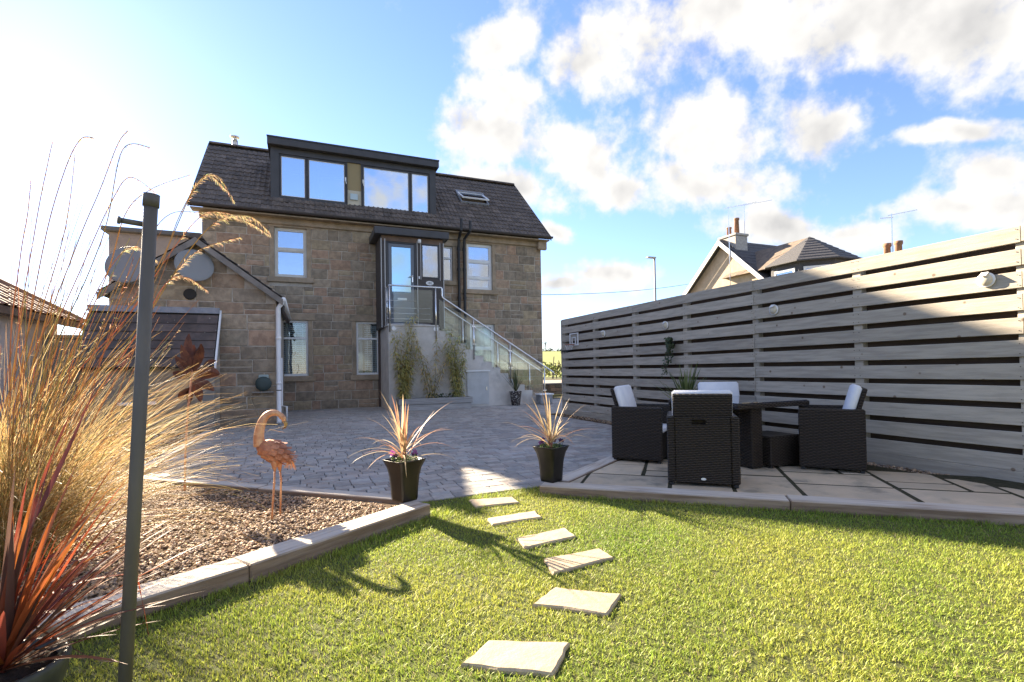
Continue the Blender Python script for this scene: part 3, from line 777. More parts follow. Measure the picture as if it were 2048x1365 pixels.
# gutter along the eaves
gp_ = MB(); P = []
for xx in (xr0, xr1+.06):
    for k in range(7): a = math.pi*(k/6); P.append((xx, 16.15-.065*math.cos(a), 5.99-.07*math.sin(a)))
gp_.add(P, [(k, k+1, 8+k, 7+k) for k in range(6)]); gp_.add([(xr0, 16.22, 5.93), (xr1, 16.22, 5.93), (xr1, 16.22, 5.985), (xr0, 16.22, 5.985)], [(0, 1, 2, 3)])
gp_.build('gutter', m_gutter, house)
MB().box(xr0+.02, xr1-.02, 16.23, Y0+.0, 5.86, 5.895).build('soffit', m_stone_dressed, house)
# soil pipes and brown downpipe
for px_, zt, zb_ in ((4.92, 6.3, 2.0), (5.12, 6.25, 2.1)):
    pm = MB(); pts = [(px_, 16.47, zb_), (px_, 16.47, 5.35), (px_+.06*(1 if px_ < 5 else -1)*0, 16.4, 5.7), (px_+(.0 if px_ < 5 else .12), 16.12, 5.92), (px_+(.0 if px_ < 5 else .12), 16.1, zt)]
    pm.tube(pts, .05, 10)
    for z in (2.6, 3.6, 4.6, 5.3): pm.tube([(px_, 16.47, z), (px_, 16.47, z+.09)], .062, 10)
    pm.build('soil_pipe', m_black, house)
MB().tube([(4.1, 16.5, 3.35), (4.9, 16.47, 3.2)], .05, 8).build('soil_pipe', m_black, house)
MB().box(2.17, 2.29, 16.46, 16.55, .0, 2.55).build('drain_cover', mat('brown_pipe', (.07, .045, .035), .6), house)
# flue
fl_ = roofhit(470, 291); fx, fy = fl_.x, YR+.5
fx = atY(470, 285, fy).x; fz = roofz(YR-.5)-.1
fm = MB(); ft = atY(470, 273, fy).z
fm.lathe((fx, fy, 0), [(.10, fz), (.10, ft-.16), (.07, ft-.15), (.07, ft-.06), (.15, ft-.055), (.15, ft-.02), (.02, ft+.02)], 14); fm.build('flue', m_steel, roofo, True)
# skylight
org = Vector((0, sky0, roofz(sky0))); skR = Matrix.Translation((0, sky0, roofz(sky0)+.03)) @ Rm
slen = (sky1-sky0)/math.cos(PA)
sk = MB(); t_ = .06
sk.box(skx0, skx1, 0, t_, 0, .07, skR).box(skx0, skx1, slen-t_, slen, 0, .07, skR).box(skx0, skx0+t_, t_, slen-t_, 0, .07, skR).box(skx1-t_, skx1, t_, slen-t_, 0, .07, skR)
sko = sk.build('skylight', m_lead, roofo)
skS = skR @ Matrix.Translation((0, 0, .085)) @ Matrix.Translation((0, slen/2, 0)) @ Matrix.Rotation(math.radians(-13), 4, 'X') @ Matrix.Translation((0, -slen/2, 0))
sk = MB(); sk.box(skx0+.03, skx1-.03, .03, .09, 0, .05, skS).box(skx0+.03, skx1-.03, slen-.09, slen-.03, 0, .05, skS).box(skx0+.03, skx0+.09, .09, slen-.09, 0, .05, skS).box(skx1-.09, skx1-.03, .09, slen-.09, 0, .05, skS)
sk.build('sash', m_white, sko)
MB().box(skx0+.09, skx1-.09, .09, slen-.09, .02, .03, skS).build('pane', g_win2, sko)
MB().box(skx0+.06, skx1-.06, .06, slen-.06, -.05, -.02, skR).build('lining', mat('pine_lining', (.35, .22, .11), .6), sko)

# dormer
dz0, dz1 = 6.42, 8.16; DYF = 16.82
dm = MB()
DW = dict(a=(-.72, .08, 6.62, 7.98), b=(.08, 1.27, 6.62, 7.98), c=(1.76, 3.35, 6.56, 7.98), d=(3.35, 4.02, 6.56, 7.98), p=(1.3, 1.73, 6.5, 8.0))
for a, b, c, d in wall_cells(DX0+.04, DX1-.04, dz0, dz1, list(DW.values())): dm.box(a, b, DYF, DYF+.16, c, d)
for xx in (DX0+.04, DX1-.12):
    P = [(xx, DYF+.16, roofz(DYF+.16)-.05), (xx, 18.5, roofz(18.5)-.05), (xx, 18.5, dz1), (xx, DYF+.16, dz1)]; P += [(p[0]+.08, p[1], p[2]) for p in P]
    dm.add(P, [(3, 2, 1, 0), (4, 5, 6, 7), (0, 1, 5, 4), (1, 2, 6, 5), (2, 3, 7, 6), (3, 0, 4, 7)])
dorm = dm.build('dormer', m_dark, house)
MB().cbox(DX0-.04, DX1+.04, DYF-.2, 18.75, dz1+.002, dz1+.24, .012).build('dormer_roof', m_dark, dorm)
MB().box(DX0-.05, DX1+.05, DYF-.215, DYF-.19, dz1+.21, dz1+.26).build('roof_trim', m_black, dorm)
MB().box(DX0+.0, DX1-.0, DYF-.06, DYF-.004, dz0-.12, dz0+.0).build('flashing', m_lead, dorm)
lf = MB(); P = []
n = 40
for i in range(n+1):
    t = DX0-.05+(DX1-DX0+.1)*i/n; zz = roofz(16.62)+.035+.012*math.sin(i*2.1); P += [(t, 16.60+.02*math.sin(i*1.3), zz), (t, DYF-.03, dz0-.02)]
lf.add(P, [(2*i, 2*i+2, 2*i+3, 2*i+1) for i in range(n)]).build('lead_apron', m_lead, dorm)
for k in 'abcd':
    a, b, c, d = DW[k]; f_ = .06; q = MB(); yy = DYF+.03
    q.cbox(a+.004, b-.004, yy, yy+.08, c+.004, c+f_, .006).cbox(a+.004, b-.004, yy, yy+.08, d-f_, d-.004, .006).cbox(a+.004, a+f_, yy, yy+.08, c+f_, d-f_, .006).cbox(b-f_, b-.004, yy, yy+.08, c+f_, d-f_, .006)
    # thin light bead inside the dark frame
    wd = q.build('window_frame', m_dark, dorm)
    bead = MB(); s_ = .018; a2, b2, c2, d2 = a+f_+.002, b-f_-.002, c+f_+.002, d-f_-.002
    bead.box(a2, b2, yy+.02, yy+.05, c2, c2+s_).box(a2, b2, yy+.02, yy+.05, d2-s_, d2).box(a2, a2+s_, yy+.02, yy+.05, c2+s_, d2-s_).box(b2-s_, b2, yy+.02, yy+.05, c2+s_, d2-s_)
    bead.build('bead', m_white, dorm)
    MB().box(a2+s_, b2-s_, yy+.03, yy+.036, c2+s_, d2-s_).build('pane', g_dorm, dorm)
for hx in (1.24, 1.79):
    MB().cbox(hx-.02, hx+.02, DYF-.03, DYF+.0, 7.35, 7.48, .008).tube([(hx, DYF-.02, 7.4), (hx, DYF-.05, 7.38), (hx+.02, DYF-.05, 7.26)], .012, 6).build('handle', m_white, dorm)
pa = DW['p']
MB().box(pa[0], pa[1], DYF+.05, DYF+.07, 7.1, pa[3]).build('tan_panel', mat('tan_panel', (.30, .235, .12), .6), dorm)
MB().box(pa[0], pa[1], DYF+.05, DYF+.07, pa[2], 7.097).build('cream_panel', mat('cream_panel', (.5, .46, .36), .6), dorm)
MB().cbox(1.38, 1.62, DYF+.0, DYF+.049, 6.78, 6.98, .01).build('meter_box', mat('pale_box', (.45, .55, .58), .5), dorm)
# room behind the dormer glass
MB().box(DX0+.2, DX1-.2, 18.3, 18.4, 6.2, 8.1).build('inner_wall', mat('white_room', (.6, .6, .6), .9), dorm)
MB().box(.4, .55, DYF+.3, DYF+.5, 6.5, 8.1).build('curtain', m_blind, dorm)

# porch on the landing
LZ = 2.48
pch = MB(); PX0, PX1, PYF = 2.13, 4.08, 15.35
PO = dict(door=(2.28, 3.22, LZ+.02, 5.16), win=(3.36, 3.95, 4.05, 5.15))
for a, b, c, d in wall_cells(PX0, PX1, LZ, 5.3, list(PO.values())): pch.box(a, b, PYF, PYF+.1, c, d)
pch.box(PX0, PX0+.1, PYF+.1, Y0-.03, LZ, 5.3); pch.box(PX1-.1, PX1, PYF+.1, Y0-.03, LZ, 5.3)
porch = pch.build('porch', m_cladbrown, house)
MB().cbox(PX0-.2, PX1+.15, PYF-.18, Y0-.03, 5.302, 5.52, .012).build('porch_roof', m_dark, porch)
MB().box(PX0+.02, PX1-.02, PYF-.012, PYF-.002, 5.14, 5.30).build('header_board', m_fascia, porch)
zb_ = LZ+.1
while zb_ < 4.0:
    MB().box(3.25, 4.06, PYF-.014, PYF-.002, zb_, zb_+.112).build('cladding_board', m_cladbrown, porch); zb_ += .12
zb_ = 4.0
while zb_ < 5.1:
    for a, b in ((3.25, 3.335), (3.975, 4.06)): MB().box(a, b, PYF-.014, PYF-.002, zb_, zb_+.112).build('cladding_board', m_cladbrown, porch)
    zb_ += .12
m_trim = mat('silver_trim', (.45, .44, .43), .5)
for a, b in ((2.235, 2.262), (3.228, 3.248), (3.338, 3.356), (3.954, 3.972), (4.062, 4.09), (2.125, 2.15)):
    MB().box(a, b, PYF-.022, PYF-.001, LZ+.0 if a not in (3.338, 3.954) else 4.0, 5.2).build('trim', m_trim, porch)
dr = MB(); a, b, c, d = PO['door']; y_ = PYF+.02
dr.cbox(a+.003, a+.07, y_, y_+.07, c, d, .006).cbox(b-.07, b-.003, y_, y_+.07, c, d, .006).cbox(a+.07, b-.07, y_, y_+.07, d-.07, d-.003, .006)
dr.build('door_frame', m_dark, porch)
dl = MB(); a2, b2, d2 = a+.078, b-.078, d-.08
m_doorgrey = mat('grey_blue_door', (.14, .155, .18), .4)
dl.cbox(a2, a2+.1, y_+.01, y_+.06, c+.01, d2, .006).cbox(b2-.1, b2, y_+.01, y_+.06, c+.01, d2, .006).cbox(a2+.1, b2-.1, y_+.01, y_+.06, d2-.1, d2, .006).cbox(a2+.1, b2-.1, y_+.01, y_+.06, c+.01, 3.55, .006)
door = dl.build('door', m_doorgrey, porch)
g_door = glass('door_glass', .62, (.4, .5, .56), (.55, .82, 1.), rough=.06)
MB().box(a2+.1, b2-.1, y_+.03, y_+.036, 3.55, d2-.1).build('door_glass', g_door, porch)
MB().cbox(2.62, 2.9, PYF-.012, PYF+.028, 3.34, 3.40, .006).build('letterbox', m_white, porch)
hd = MB(); hd.cbox(b2-.075, b2-.035, PYF+.0, PYF+.029, 3.9, 4.12, .008); hd.tube([(b2-.055, PYF-.0, 4.08), (b2-.055, PYF-.05, 4.08), (b2-.17, PYF-.05, 4.07)], .013, 6); hd.build('handle', m_steel, porch)
a, b, c, d = PO['win']; f_ = .05; q = MB()
q.cbox(a+.003, b-.003, PYF-.01, PYF+.08, c+.003, c+f_, .006).cbox(a+.003, b-.003, PYF-.01, PYF+.08, d-f_, d-.003, .006).cbox(a+.003, a+f_, PYF-.01, PYF+.08, c+f_, d-f_, .006).cbox(b-f_, b-.003, PYF-.01, PYF+.08, c+f_, d-f_, .006)
q.build('window_frame', m_dark, porch)
MB().box(a+f_, b-f_, PYF+.03, PYF+.036, c+f_, d-f_).build('pane', g_win2, porch)
lm = MB(); lm.lathe((3.3, PYF-.07, 5.19), [(.02, .06), (.055, .05), (.055, -.03), (.03, -.06)], 12); lm.build('porch_lamp', m_white, porch, True)
pl = MB(); pl.lathe((0, 0, 0), [(.11, 0), (.11, .012)], 20, Matrix.Translation((3.62, PYF-.018, 3.9)) @ Matrix.Rotation(math.radians(90), 4, 'X') @ Matrix.Diagonal((1.1, .62, 1, 1)))
plq = pl.build('number_plaque', m_white, porch)
me = text_mesh('182', .11, Matrix.Translation((3.62, PYF-.034, 3.9)) @ Matrix.Rotation(math.radians(90), 4, 'X')); me.transform(Matrix.Translation(-Vector(ORG[porch.name]))); me.materials.append(m_black)
link('number', me, plq)
MB().box(3.27, 3.31, PYF-.03, PYF-.015, 4.02, 4.1).build('doorbell', m_white, porch)

# ------------------------------------------------------------------ external staircase
SYF, SYB = 14.78, 16.56
stair = thing('external_staircase', 'grey rendered outside staircase with steel and glass balustrade up to the porch', 'staircase', (4.0, 15.6, 0))
SX0, SX1 = 2.24, 3.72; NS = 13; RUN = 3.66/NS; RISE = LZ/NS
MB().cbox(SX0, SX1, SYF+.14, SYB, 0, LZ, .01).build('landing_block', m_render, stair)
MB().cbox(SX0-.03, SX1+.02, SYF-.02, SYB, LZ+.002, LZ+.05, .008).build('landing_slab', m_render, stair)
for k in range(NS-1):
    x = SX1+.002+k*RUN; z = LZ-(k+1)*RISE
    MB().cbox(x, x+RUN+.02, SYF+.14, SYB, z-RISE, z+.0, .008).build('step', m_render, stair)
    if k < NS-2: MB().box(x+.001, x+RUN-.001, SYF+.142, SYB-.002, -.01, z-RISE-.002).build('step_base', m_render, stair)
prof = [(SX0, 0), (SX1+RUN*(NS-1)+.15, 0), (SX1+RUN*(NS-1)+.15, .12)]
for k in range(NS-1, 0, -1):
    x = SX1+k*RUN; z = LZ-k*RISE
    prof += [(x+.05, z-.0), (x+.05-RUN*.0, z+.06)] if False else [(x+.05, z+.07)]
    prof += [(x-RUN+.05, z+.07)]
prof += [(SX1+.05, LZ-.0), (SX0, LZ-.0)]
Mx = Matrix.Translation((0, SYF+.14, 0)) @ Matrix.Rotation(math.radians(90), 4, 'X')
MB().prism(prof, .002, .13, Mx).build('stair_wall', m_render, stair)
hx0, hx1 = 4.62, 5.34
MB().cbox(hx0, hx1, SYF-.022, SYF+.008, .06, 1.08, .006).build('hatch', mat('pale_hatch', (.5, .5, .49), .6, (.44, .44, .43), 4), stair)
MB().cbox(hx0-.04, hx1+.04, SYF-.05, SYF+.008, 1.09, 1.13, .006).build('hatch_lintel', m_white, stair)
MB().cbox(hx1-.1, hx1-.06, SYF-.04, SYF-.0225, .5, .62, .004).build('hatch_handle', m_steel, stair)
for a, b, c, d in ((2.3, 2.5, 2.36, 2.46), (3.55, 3.75, 2.36, 2.46)): MB().lathe((0, 0, 0), [(.07, 0), (.07, .03)], 12, Matrix.Translation(((a+b)/2, SYF+.0, (c+d)/2)) @ Matrix.Rotation(math.radians(90), 4, 'X')).build('bracket', m_white, stair)
# balustrade
RZ = 3.68; RYF, RYB = SYF-.02, 16.05
def post(x, y, z0, z1): MB().tube([(x, y, z0), (x, y, z1)], .024, 10).build('post', m_steel, stair, True)
def rail(pts, r=.026): MB().tube(pts, r, 10).build('handrail', m_steel, stair, True)
def slope(x): return 3.38-(x-3.86)*.625
post(2.28, RYF, 2.3, RZ); post(3.66, RYF, 2.1, RZ); post(2.28, 15.25, LZ, RZ)
rail([(2.28, RYF, RZ), (3.84, RYF, RZ), (3.86, RYF, RZ-.03), (3.86, RYF, 3.42), (3.88, RYF, 3.37), (7.62, RYF, slope(7.62)), (7.68, RYF, slope(7.68)-.06)])
rail([(2.28, RYF, RZ), (2.28, 15.3, RZ)])
for z in (3.24, 3.02, 2.86, 2.70, 2.55):
    MB().tube([(2.2, RYF+.02, z), (3.5 if z < 3.1 else 3.1, RYF+.02, z)], .011, 6).build('crossbar', m_steel, stair, True)
    MB().tube([(2.26, RYF, z), (2.26, 15.25, z)], .011, 6).build('crossbar', m_steel, stair, True)
MB().box(2.4, 3.56, RYF-.004, RYF+.006, 2.6, RZ-.1).build('glass_panel', g_rail, stair)
for x in (4.86, 6.08, 7.3):
    z = LZ-((x-SX1)//RUN+1)*RISE; post(x, RYF, max(.05, z-.05), slope(x))
    for zz in (slope(x)-.25, slope(x)-.8): MB().cbox(x-.06, x+.06, RYF-.02, RYF+.02, zz-.02, zz+.02, .006).build('clamp', m_steel, stair)
xs_ = [3.76, 4.78, 4.94, 6.0, 6.16, 7.22]
for a, b in zip(xs_[::2], xs_[1::2]):
    P = [(a, RYF-.004, slope(a)-1.0), (b, RYF-.004, slope(b)-1.0), (b, RYF-.004, slope(b)-.12), (a, RYF-.004, slope(a)-.12)]; P += [(p[0], RYF+.006, p[2]) for p in P]
    MB().add(P, [(0, 1, 2, 3), (7, 6, 5, 4), (0, 4, 5, 1), (1, 5, 6, 2), (2, 6, 7, 3), (3, 7, 4, 0)]).build('glass_panel', g_rail, stair)
slopeB = lambda x: slope(x-.22)
rail([(3.75, RYB, 3.55), (4.0, RYB, slopeB(4.0)), (7.75, RYB, slopeB(7.75)), (7.8, RYB, slopeB(7.8)-.06)], .022)
for x in (4.9, 6.15, 7.35): post(x, RYB, max(.05, LZ-((x-SX1)//RUN+1)*RISE), slopeB(x))
for a, b in ((4.0, 4.82), (4.98, 6.07), (6.23, 7.27)):
    P = [(a, RYB-.004, slopeB(a)-.95), (b, RYB-.004, slopeB(b)-.95), (b, RYB-.004, slopeB(b)-.12), (a, RYB-.004, slopeB(a)-.12)]; P += [(p[0], RYB+.006, p[2]) for p in P]
    MB().add(P, [(0, 1, 2, 3), (7, 6, 5, 4), (0, 4, 5, 1), (1, 5, 6, 2), (2, 6, 7, 3), (3, 7, 4, 0)]).build('glass_panel', g_rail, stair)

# ------------------------------------------------------------------ stone outbuilding with lean-to
OX0, OX1, OY, OZ, OA = -3.62, -.62, 12.25, 2.88, 4.0
outb = thing('stone_outbuilding', 'low gabled sandstone outbuilding with a white downpipe, joined to the house', 'outbuilding', (-2.1, 14.4, 0))
ow = MB(); xm = (OX0+OX1)/2
P = [(OX0, OY, -.06), (OX1, OY, -.06), (OX1, OY, OZ), (xm, OY, OA-.06), (OX0, OY, OZ)]; n = 5
P += [(p[0], Y0-.03, p[2]) for p in P]
ow.add(P, [(0, 1, 2, 3, 4), (9, 8, 7, 6, 5)] + [(i, i+5, (i+1) % 5+5, (i+1) % 5) for i in range(5)]).build('wall', m_mortar, outb)
sl2 = (OA-OZ)/(xm-OX0)
def zc(a, b):
    mz = (a+b)/2
    if b <= OZ: return [(OX0, OX1)]
    dx = (b-OZ)/sl2; return [(OX0+dx, OX1-dx)] if OX1-OX0-2*dx > .2 else []
stonework(outb, OX0, OX1, 0, OA-.12, OY, [(OX0, -1.72, 0, 2.45)], .3, .3, .75, zc)
stonework_side = MB()
orf = MB()
for s in (-1, 1):
    xe = xm+s*(xm-OX0+.14); ze = OZ-.14*sl2; P = []
    for yy in (OY-.16, Y0-.04):
        P += [(xm, yy, OA-.02), (xe, yy, ze-.02), (xe, yy, ze+.045), (xm, yy, OA+.045)]
    orf.add(P, [(0, 1, 2, 3), (7, 6, 5, 4), (0, 4, 5, 1), (1, 5, 6, 2), (2, 6, 7, 3)])
orfo = orf.build('roof', mat('slate_underlay', (.05, .045, .04), .9), outb)
# tiles of the slope facing the yard and the far one
def slope_tiles(parent, a, b, up, nrow, tl, tw, me, mb_src, material, limit=300):
    """rows of tiles: eave line a->b, up = unit vector up the slope"""
    a, b, up = Vector(a), Vector(b), Vector(up).normalized(); xa = (b-a); L = xa.length; xa.normalize(); nrm = xa.cross(up)
    R = Matrix((xa, up, nrm)).transposed(); tiles(parent, 0, L, nrow, a, R, None, limit, me, tw, tl, mb_src, material)
ostl = math.hypot(xm-OX0+.14, OA-OZ+.14*sl2)
tmb2 = tile_mesh(.296, .28, 2, .012); tme2 = tmb2.mesh('tile'); tme2.materials.append(m_tile)
slope_tiles(orfo, (OX1+.15, OY-.16, OZ-.14*sl2+.05), (OX1+.15, Y0-.1, OZ-.14*sl2+.05), (-1, 0, sl2), int(ostl/.28), .28, .30, tme2, tmb2, m_tile, 140)
slope_tiles(orfo, (OX0-.15, Y0-.1, OZ-.14*sl2+.05), (OX0-.15, OY-.16, OZ-.14*sl2+.05), (1, 0, sl2), int(ostl/.28), .28, .30, tme2, tmb2, m_tile, 60)
x = OY-.16
while x < Y0-.1:
    P = []
    for yy in (x+.004, min(x+.4, Y0-.05)-.004):
        for k in range(6): a = math.pi*k/5; P.append((xm-.14*math.cos(a), yy, OA+.02+.11*math.sin(a)))
    MB().add(P, [(k, k+1, 7+k, 6+k) for k in range(5)] + [tuple(range(6)), tuple(range(6, 12))[::-1]]).build('ridge_tile', m_tile, orfo); x += .4
for s in (-1, 1):
    xe = xm+s*(xm-OX0+.16); ze = OZ-.16*sl2; yb = OY-.175
    P = [(xm, yb, OA-.11), (xe, yb, ze-.11), (xe, yb, ze+.03), (xm, yb, OA+.03)]; P += [(p[0], yb-.03, p[2]) for p in P]
    MB().add(P, [(0, 1, 2, 3), (7, 6, 5, 4), (0, 4, 5, 1), (1, 5, 6, 2), (2, 6, 7, 3), (3, 7, 4, 0)]).build('bargeboard', mat('pale_bargeboard', (.24, .215, .19), .7, (.17, .15, .13), 5), orfo)
MB().tube([(OX1+.17, OY-.2, 2.78), (OX1+.17, Y0-.3, 2.78)], .055, 10).build('gutter', m_white, outb, True)
dp = MB(); dpx = OX1+.06
dp.tube([(OX1+.16, OY-.12, 2.8), (OX1+.14, OY-.12, 2.72), (dpx, OY-.09, 2.6), (dpx, OY-.09, .12), (dpx, OY-.14, .04)], .05, 12)
for z in (.9, 1.9): dp.tube([(dpx, OY-.09, z), (dpx, OY-.09, z+.05)], .058, 12)
dp.build('downpipe', m_white, outb, True)
MB().tube([(dpx, OY-.09, .76), (dpx, OY-.09, .78)], .055, 12).build('pipe_band', m_black, outb)
MB().tube([(OX1+.12, OY+.5, 2.78), (OX1+.12, OY+.5, 2.6), (OX1+.22, OY+.9, 2.4)], .05, 8).build('waste_pipe', m_gutter, outb, True)
gp2_ = MB(); gp2_.tube([(OX1+.1, OY+.3, 1.5), (OX1+.1, OY+.3, .4), (OX1+.2, OY+.3, .38), (OX1+.2, OY+.3, .05)], .022, 8); gp2_.build('waste_pipe', m_white, outb, True)
# round vent hole
MB().lathe((0, 0, 0), [(.12, 0), (.1, .02)], 14, Matrix.Translation((-2.25, OY-.03, 2.85)) @ Matrix.Rotation(math.radians(90), 4, 'X')).build('vent', mat('dark_vent', (.04, .035, .03), .9), outb)
# lean-to with dark stone-tiled roof
ltx0, ltx1, lty, ltz0, ltz1 = -3.95, -1.70, 11.5, 1.30, 2.46
lw = MB(); lw.box(ltx0+.05, ltx1-.1, lty+.12, OY-.03, -.06, 1.3)
lto = lw.build('lean_to_wall', m_stone_dressed, outb)
up = Vector((0, OY-.04-lty, ltz1-ltz0)); ul = up.length
lr = MB(); P = [(ltx0, lty, ltz0-.03), (ltx1, lty, ltz0-.03), (ltx1, OY-.04, ltz1-.03), (ltx0, OY-.04, ltz1-.03)]; P += [(p[0], p[1], p[2]+.03) for p in P]
lr.add(P, [(3, 2, 1, 0), (4, 5, 6, 7), (0, 1, 5, 4), (1, 2, 6, 5), (2, 3, 7, 6), (3, 0, 4, 7)]); lro = lr.build('lean_to_roof', mat('slate_underlay', (.05, .045, .04), .9), outb)
m_flat = mat('lichen_flat_tile', (.13, .10, .09), .8, (.085, .07, .065), 4, 5, objrand=.2, spots=((.42, .4, .35), 7, .09), bump=.2, bscale=50)
tmb3 = tile_mesh(.37, .21, 0, 0, .016, 2); tme3 = tmb3.mesh('tile'); tme3.materials.append(m_flat)
slope_tiles(lro, (ltx0, lty-.03, ltz0+.004), (ltx1-.02, lty-.03, ltz0+.004), up, int(ul/.21), .21, .375, tme3, tmb3, m_flat, 200)
P = [(ltx1-.0, lty-.05, ltz0-.06), (ltx1-.0, OY-.04, ltz1-.04), (ltx1-.0, OY-.04, ltz1+.06), (ltx1-.0, lty-.05, ltz0+.04)]; P += [(p[0]+.035, p[1], p[2]) for p in P]
MB().add(P, [(3, 2, 1, 0), (4, 5, 6, 7), (0, 1, 5, 4), (1, 2, 6, 5), (2, 3, 7, 6), (3, 0, 4, 7)]).build('white_verge', m_white, lro)
MB().box(ltx0, ltx1, OY-.12, OY-.022, ltz1-.02, ltz1+.1).build('lead_flashing', m_lead, lro)
MB().cbox(-2.0, -1.72, lty+.1, lty+.2, .0, 1.25, .01).build('door_post', mat('pale_post', (.24, .22, .19), .8), lto)
MB().cbox(-3.3, -2.7, lty+.02, lty+.118, .58, .64, .006).build('window_sill', m_white, lto)

gw = thing('garden_wall', 'harled garden wall closing the gap between garage and outbuilding', 'wall', (-4.4, 13.3, 0))
MB().box(-5.1, OX0-.01, 13.2, 13.45, -.06, 1.95).build('wall', mat('grey_harling', (.34, .31, .28), .9, (.28, .25, .23), 6, bump=.3, bscale=90), gw)
MB().cbox(-5.1, OX0-.01, 13.15, 13.5, 1.953, 2.03, .01).build('coping', m_stone_dressed, gw)
# flat roofed block behind the outbuilding
ext = thing('flat_roofed_extension', 'tall flat roofed rendered extension rising behind the gabled outbuilding', 'extension', (-4, 18.2, 0))
MB().box(-4.98, XL-.01, 16.75, 20.5, -.06, 5.12).build('wall', mat('pinkish_render', (.33, .27, .22), .9, (.26, .215, .18), 2, 6, bump=.2, bscale=40), ext)
MB().cbox(-5.12, XL-.012, 16.6, 20.6, 5.122, 5.25, .02).build('coping', mat('dark_coping', (.12, .115, .11), .7), ext)

# satellite dishes
def dish(loc, yaw, s, label):
    t = thing('satellite_dish', label, 'satellite dish', loc, 0, 'satellite dishes on the outbuilding gable')
    M = Matrix.Translation(loc) @ Matrix.Rotation(yaw, 4, 'Z') @ Matrix.Rotation(math.radians(75), 4, 'X')
    pr = [(.001, -.0), (.15*s, .006), (.25*s, .02), (.36*s, .05), (.365*s, .055), (.36*s, .062), (.25*s, .032), (.15*s, .018), (.001, .012)]
    MB().lathe((0, 0, 0), pr, 28, M).build('reflector', mat('dish_grey', (.24, .24, .235), .55), t, True)
    b = MB(); b.tube([M @ Vector((0, 0, 0)), Vector(loc)+Vector((0, .12, -.06)), Vector((loc[0], OY-.01, loc[2]-.1))], .022, 8); b.build('bracket', m_steel, t)
p = atY(388, 533, 12.05); dish(p, .35, .98, 'round grey satellite dish fixed under the apex of the outbuilding gable')
p = atY(258, 532, 12.05); dish(p, -.2, 1.1, 'weathered grey satellite dish partly behind the grey pole')

# hose reel
hp = atY(527, 768, 12.15)
hr = thing('hose_reel', 'small dark green hose reel on a shelf bracket beside the white downpipe', 'hose reel', hp)
MB().lathe((0, 0, 0), [(.05, -.07), (.16, -.065), (.16, -.05), (.1, -.045), (.1, .045), (.16, .05), (.16, .065), (.05, .07)], 20, Matrix.Translation((hp.x, hp.y, hp.z)) @ Matrix.Rotation(math.radians(90), 4, 'X')).build('drum', mat('hose_green', (.05, .07, .065), .6), hr, True)
MB().cbox(hp.x-.22, hp.x+.2, hp.y-.08, OY-.015, hp.z-.2, hp.z-.17, .006).build('shelf', mat('pale_post', (.24, .22, .19), .8), hr)
MB().cbox(hp.x-.1, hp.x+.1, hp.y+.03, OY-.015, hp.z+.06, hp.z+.2, .02).build('backplate', mat('pale_green', (.35, .42, .4), .6), hr)
MB().tube(crom([(hp.x-.2, hp.y, hp.z-.15), (hp.x-.26, hp.y-.02, hp.z-.3), (hp.x-.16, hp.y-.05, hp.z-.55), (hp.x+.08, hp.y-.08, .02)], 5), .011, 6).build('hose', mat('hose_tan', (.3, .24, .16), .6), hr, True)

# ------------------------------------------------------------------ slatted fence
FX = 5.95
m_backboard = mat('dark_back_board', (.10, .075, .055), .85, (.07, .05, .04), 3, stretch=(8, .8, 9))
fence = thing('slatted_fence', 'long tall grey fence of horizontal boards with dark gaps', 'fence', (FX, 5.0, 0))
posts = [-1.95, -.5, .9, 2.33, 3.79, 5.22, 6.65, 8.08, 9.54, 11.0]
BH, GP = .150, .0575
zs = [2.37-BH-k*(BH+GP) for k in range(11)]; zs.append(zs[-1]-BH-.004)
segs = [(-1.95, 2.33), (2.33, 5.22), (5.22, 8.08), (8.08, 11.0)]
rf = random.Random(5)
for a, b in segs:
    for k, z in enumerate(zs):
        x = FX+rf.uniform(-.004, .004); dz = rf.uniform(-.004, .004); sag = rf.uniform(-.004, .004); c = .004; n = 6
        P = []; 
        for i in range(n+1):
            t = i/n; y = a+.003+(b-a-.006)*t; zz = z+dz+sag*math.sin(t*math.pi)+rf.uniform(-.0015, .0015); xx = x+rf.uniform(-.0015, .0015)
            P += [(xx+.022, y, zz), (xx+.004, y, zz), (xx, y, zz+c), (xx, y, zz+BH-c), (xx+.004, y, zz+BH), (xx+.022, y, zz+BH)]
        fs = [(i*6+j, i*6+(j+1) % 6, (i+1)*6+(j+1) % 6, (i+1)*6+j) for i in range(n) for j in range(6)] + [tuple(range(6)), tuple(range(n*6, n*6+6))[::-1]]
        MB().add(P, fs).build('board', m_fence, fence)
    for k in range(10):   # boards on the far side cover the gaps
        z = zs[k]-GP-.075
        MB().box(FX+.125, FX+.145, a+.003, b-.003, z, z+BH+.054).build('back_board', m_backboard, fence)
for y in posts:
    MB().cbox(FX+.025, FX+.122, y-.05 if y < 10.9 else y-.098, y+.05 if y < 10.9 else y-.002, -.06, 2.34, .006).build('post', m_fence, fence)
MB().cbox(FX-.006, FX+.15, 11.003, 11.05, .0, 2.36, .005).build('end_post', m_fence, fence)
nl = MB()
for y in posts:
    for z in zs:
        for dz in (.03, .12):
            for dy in (-.03, .03): nl.lathe((0, 0, 0), [(.0045, 0), (.0045, .003)], 6, Matrix.Translation((FX-.004, y+dy, z+dz)) @ Matrix.Rotation(math.radians(-90), 4, 'Y'))
nl.build('nail_heads', mat('nail', (.06, .05, .045), .6), fence, kind='stuff')

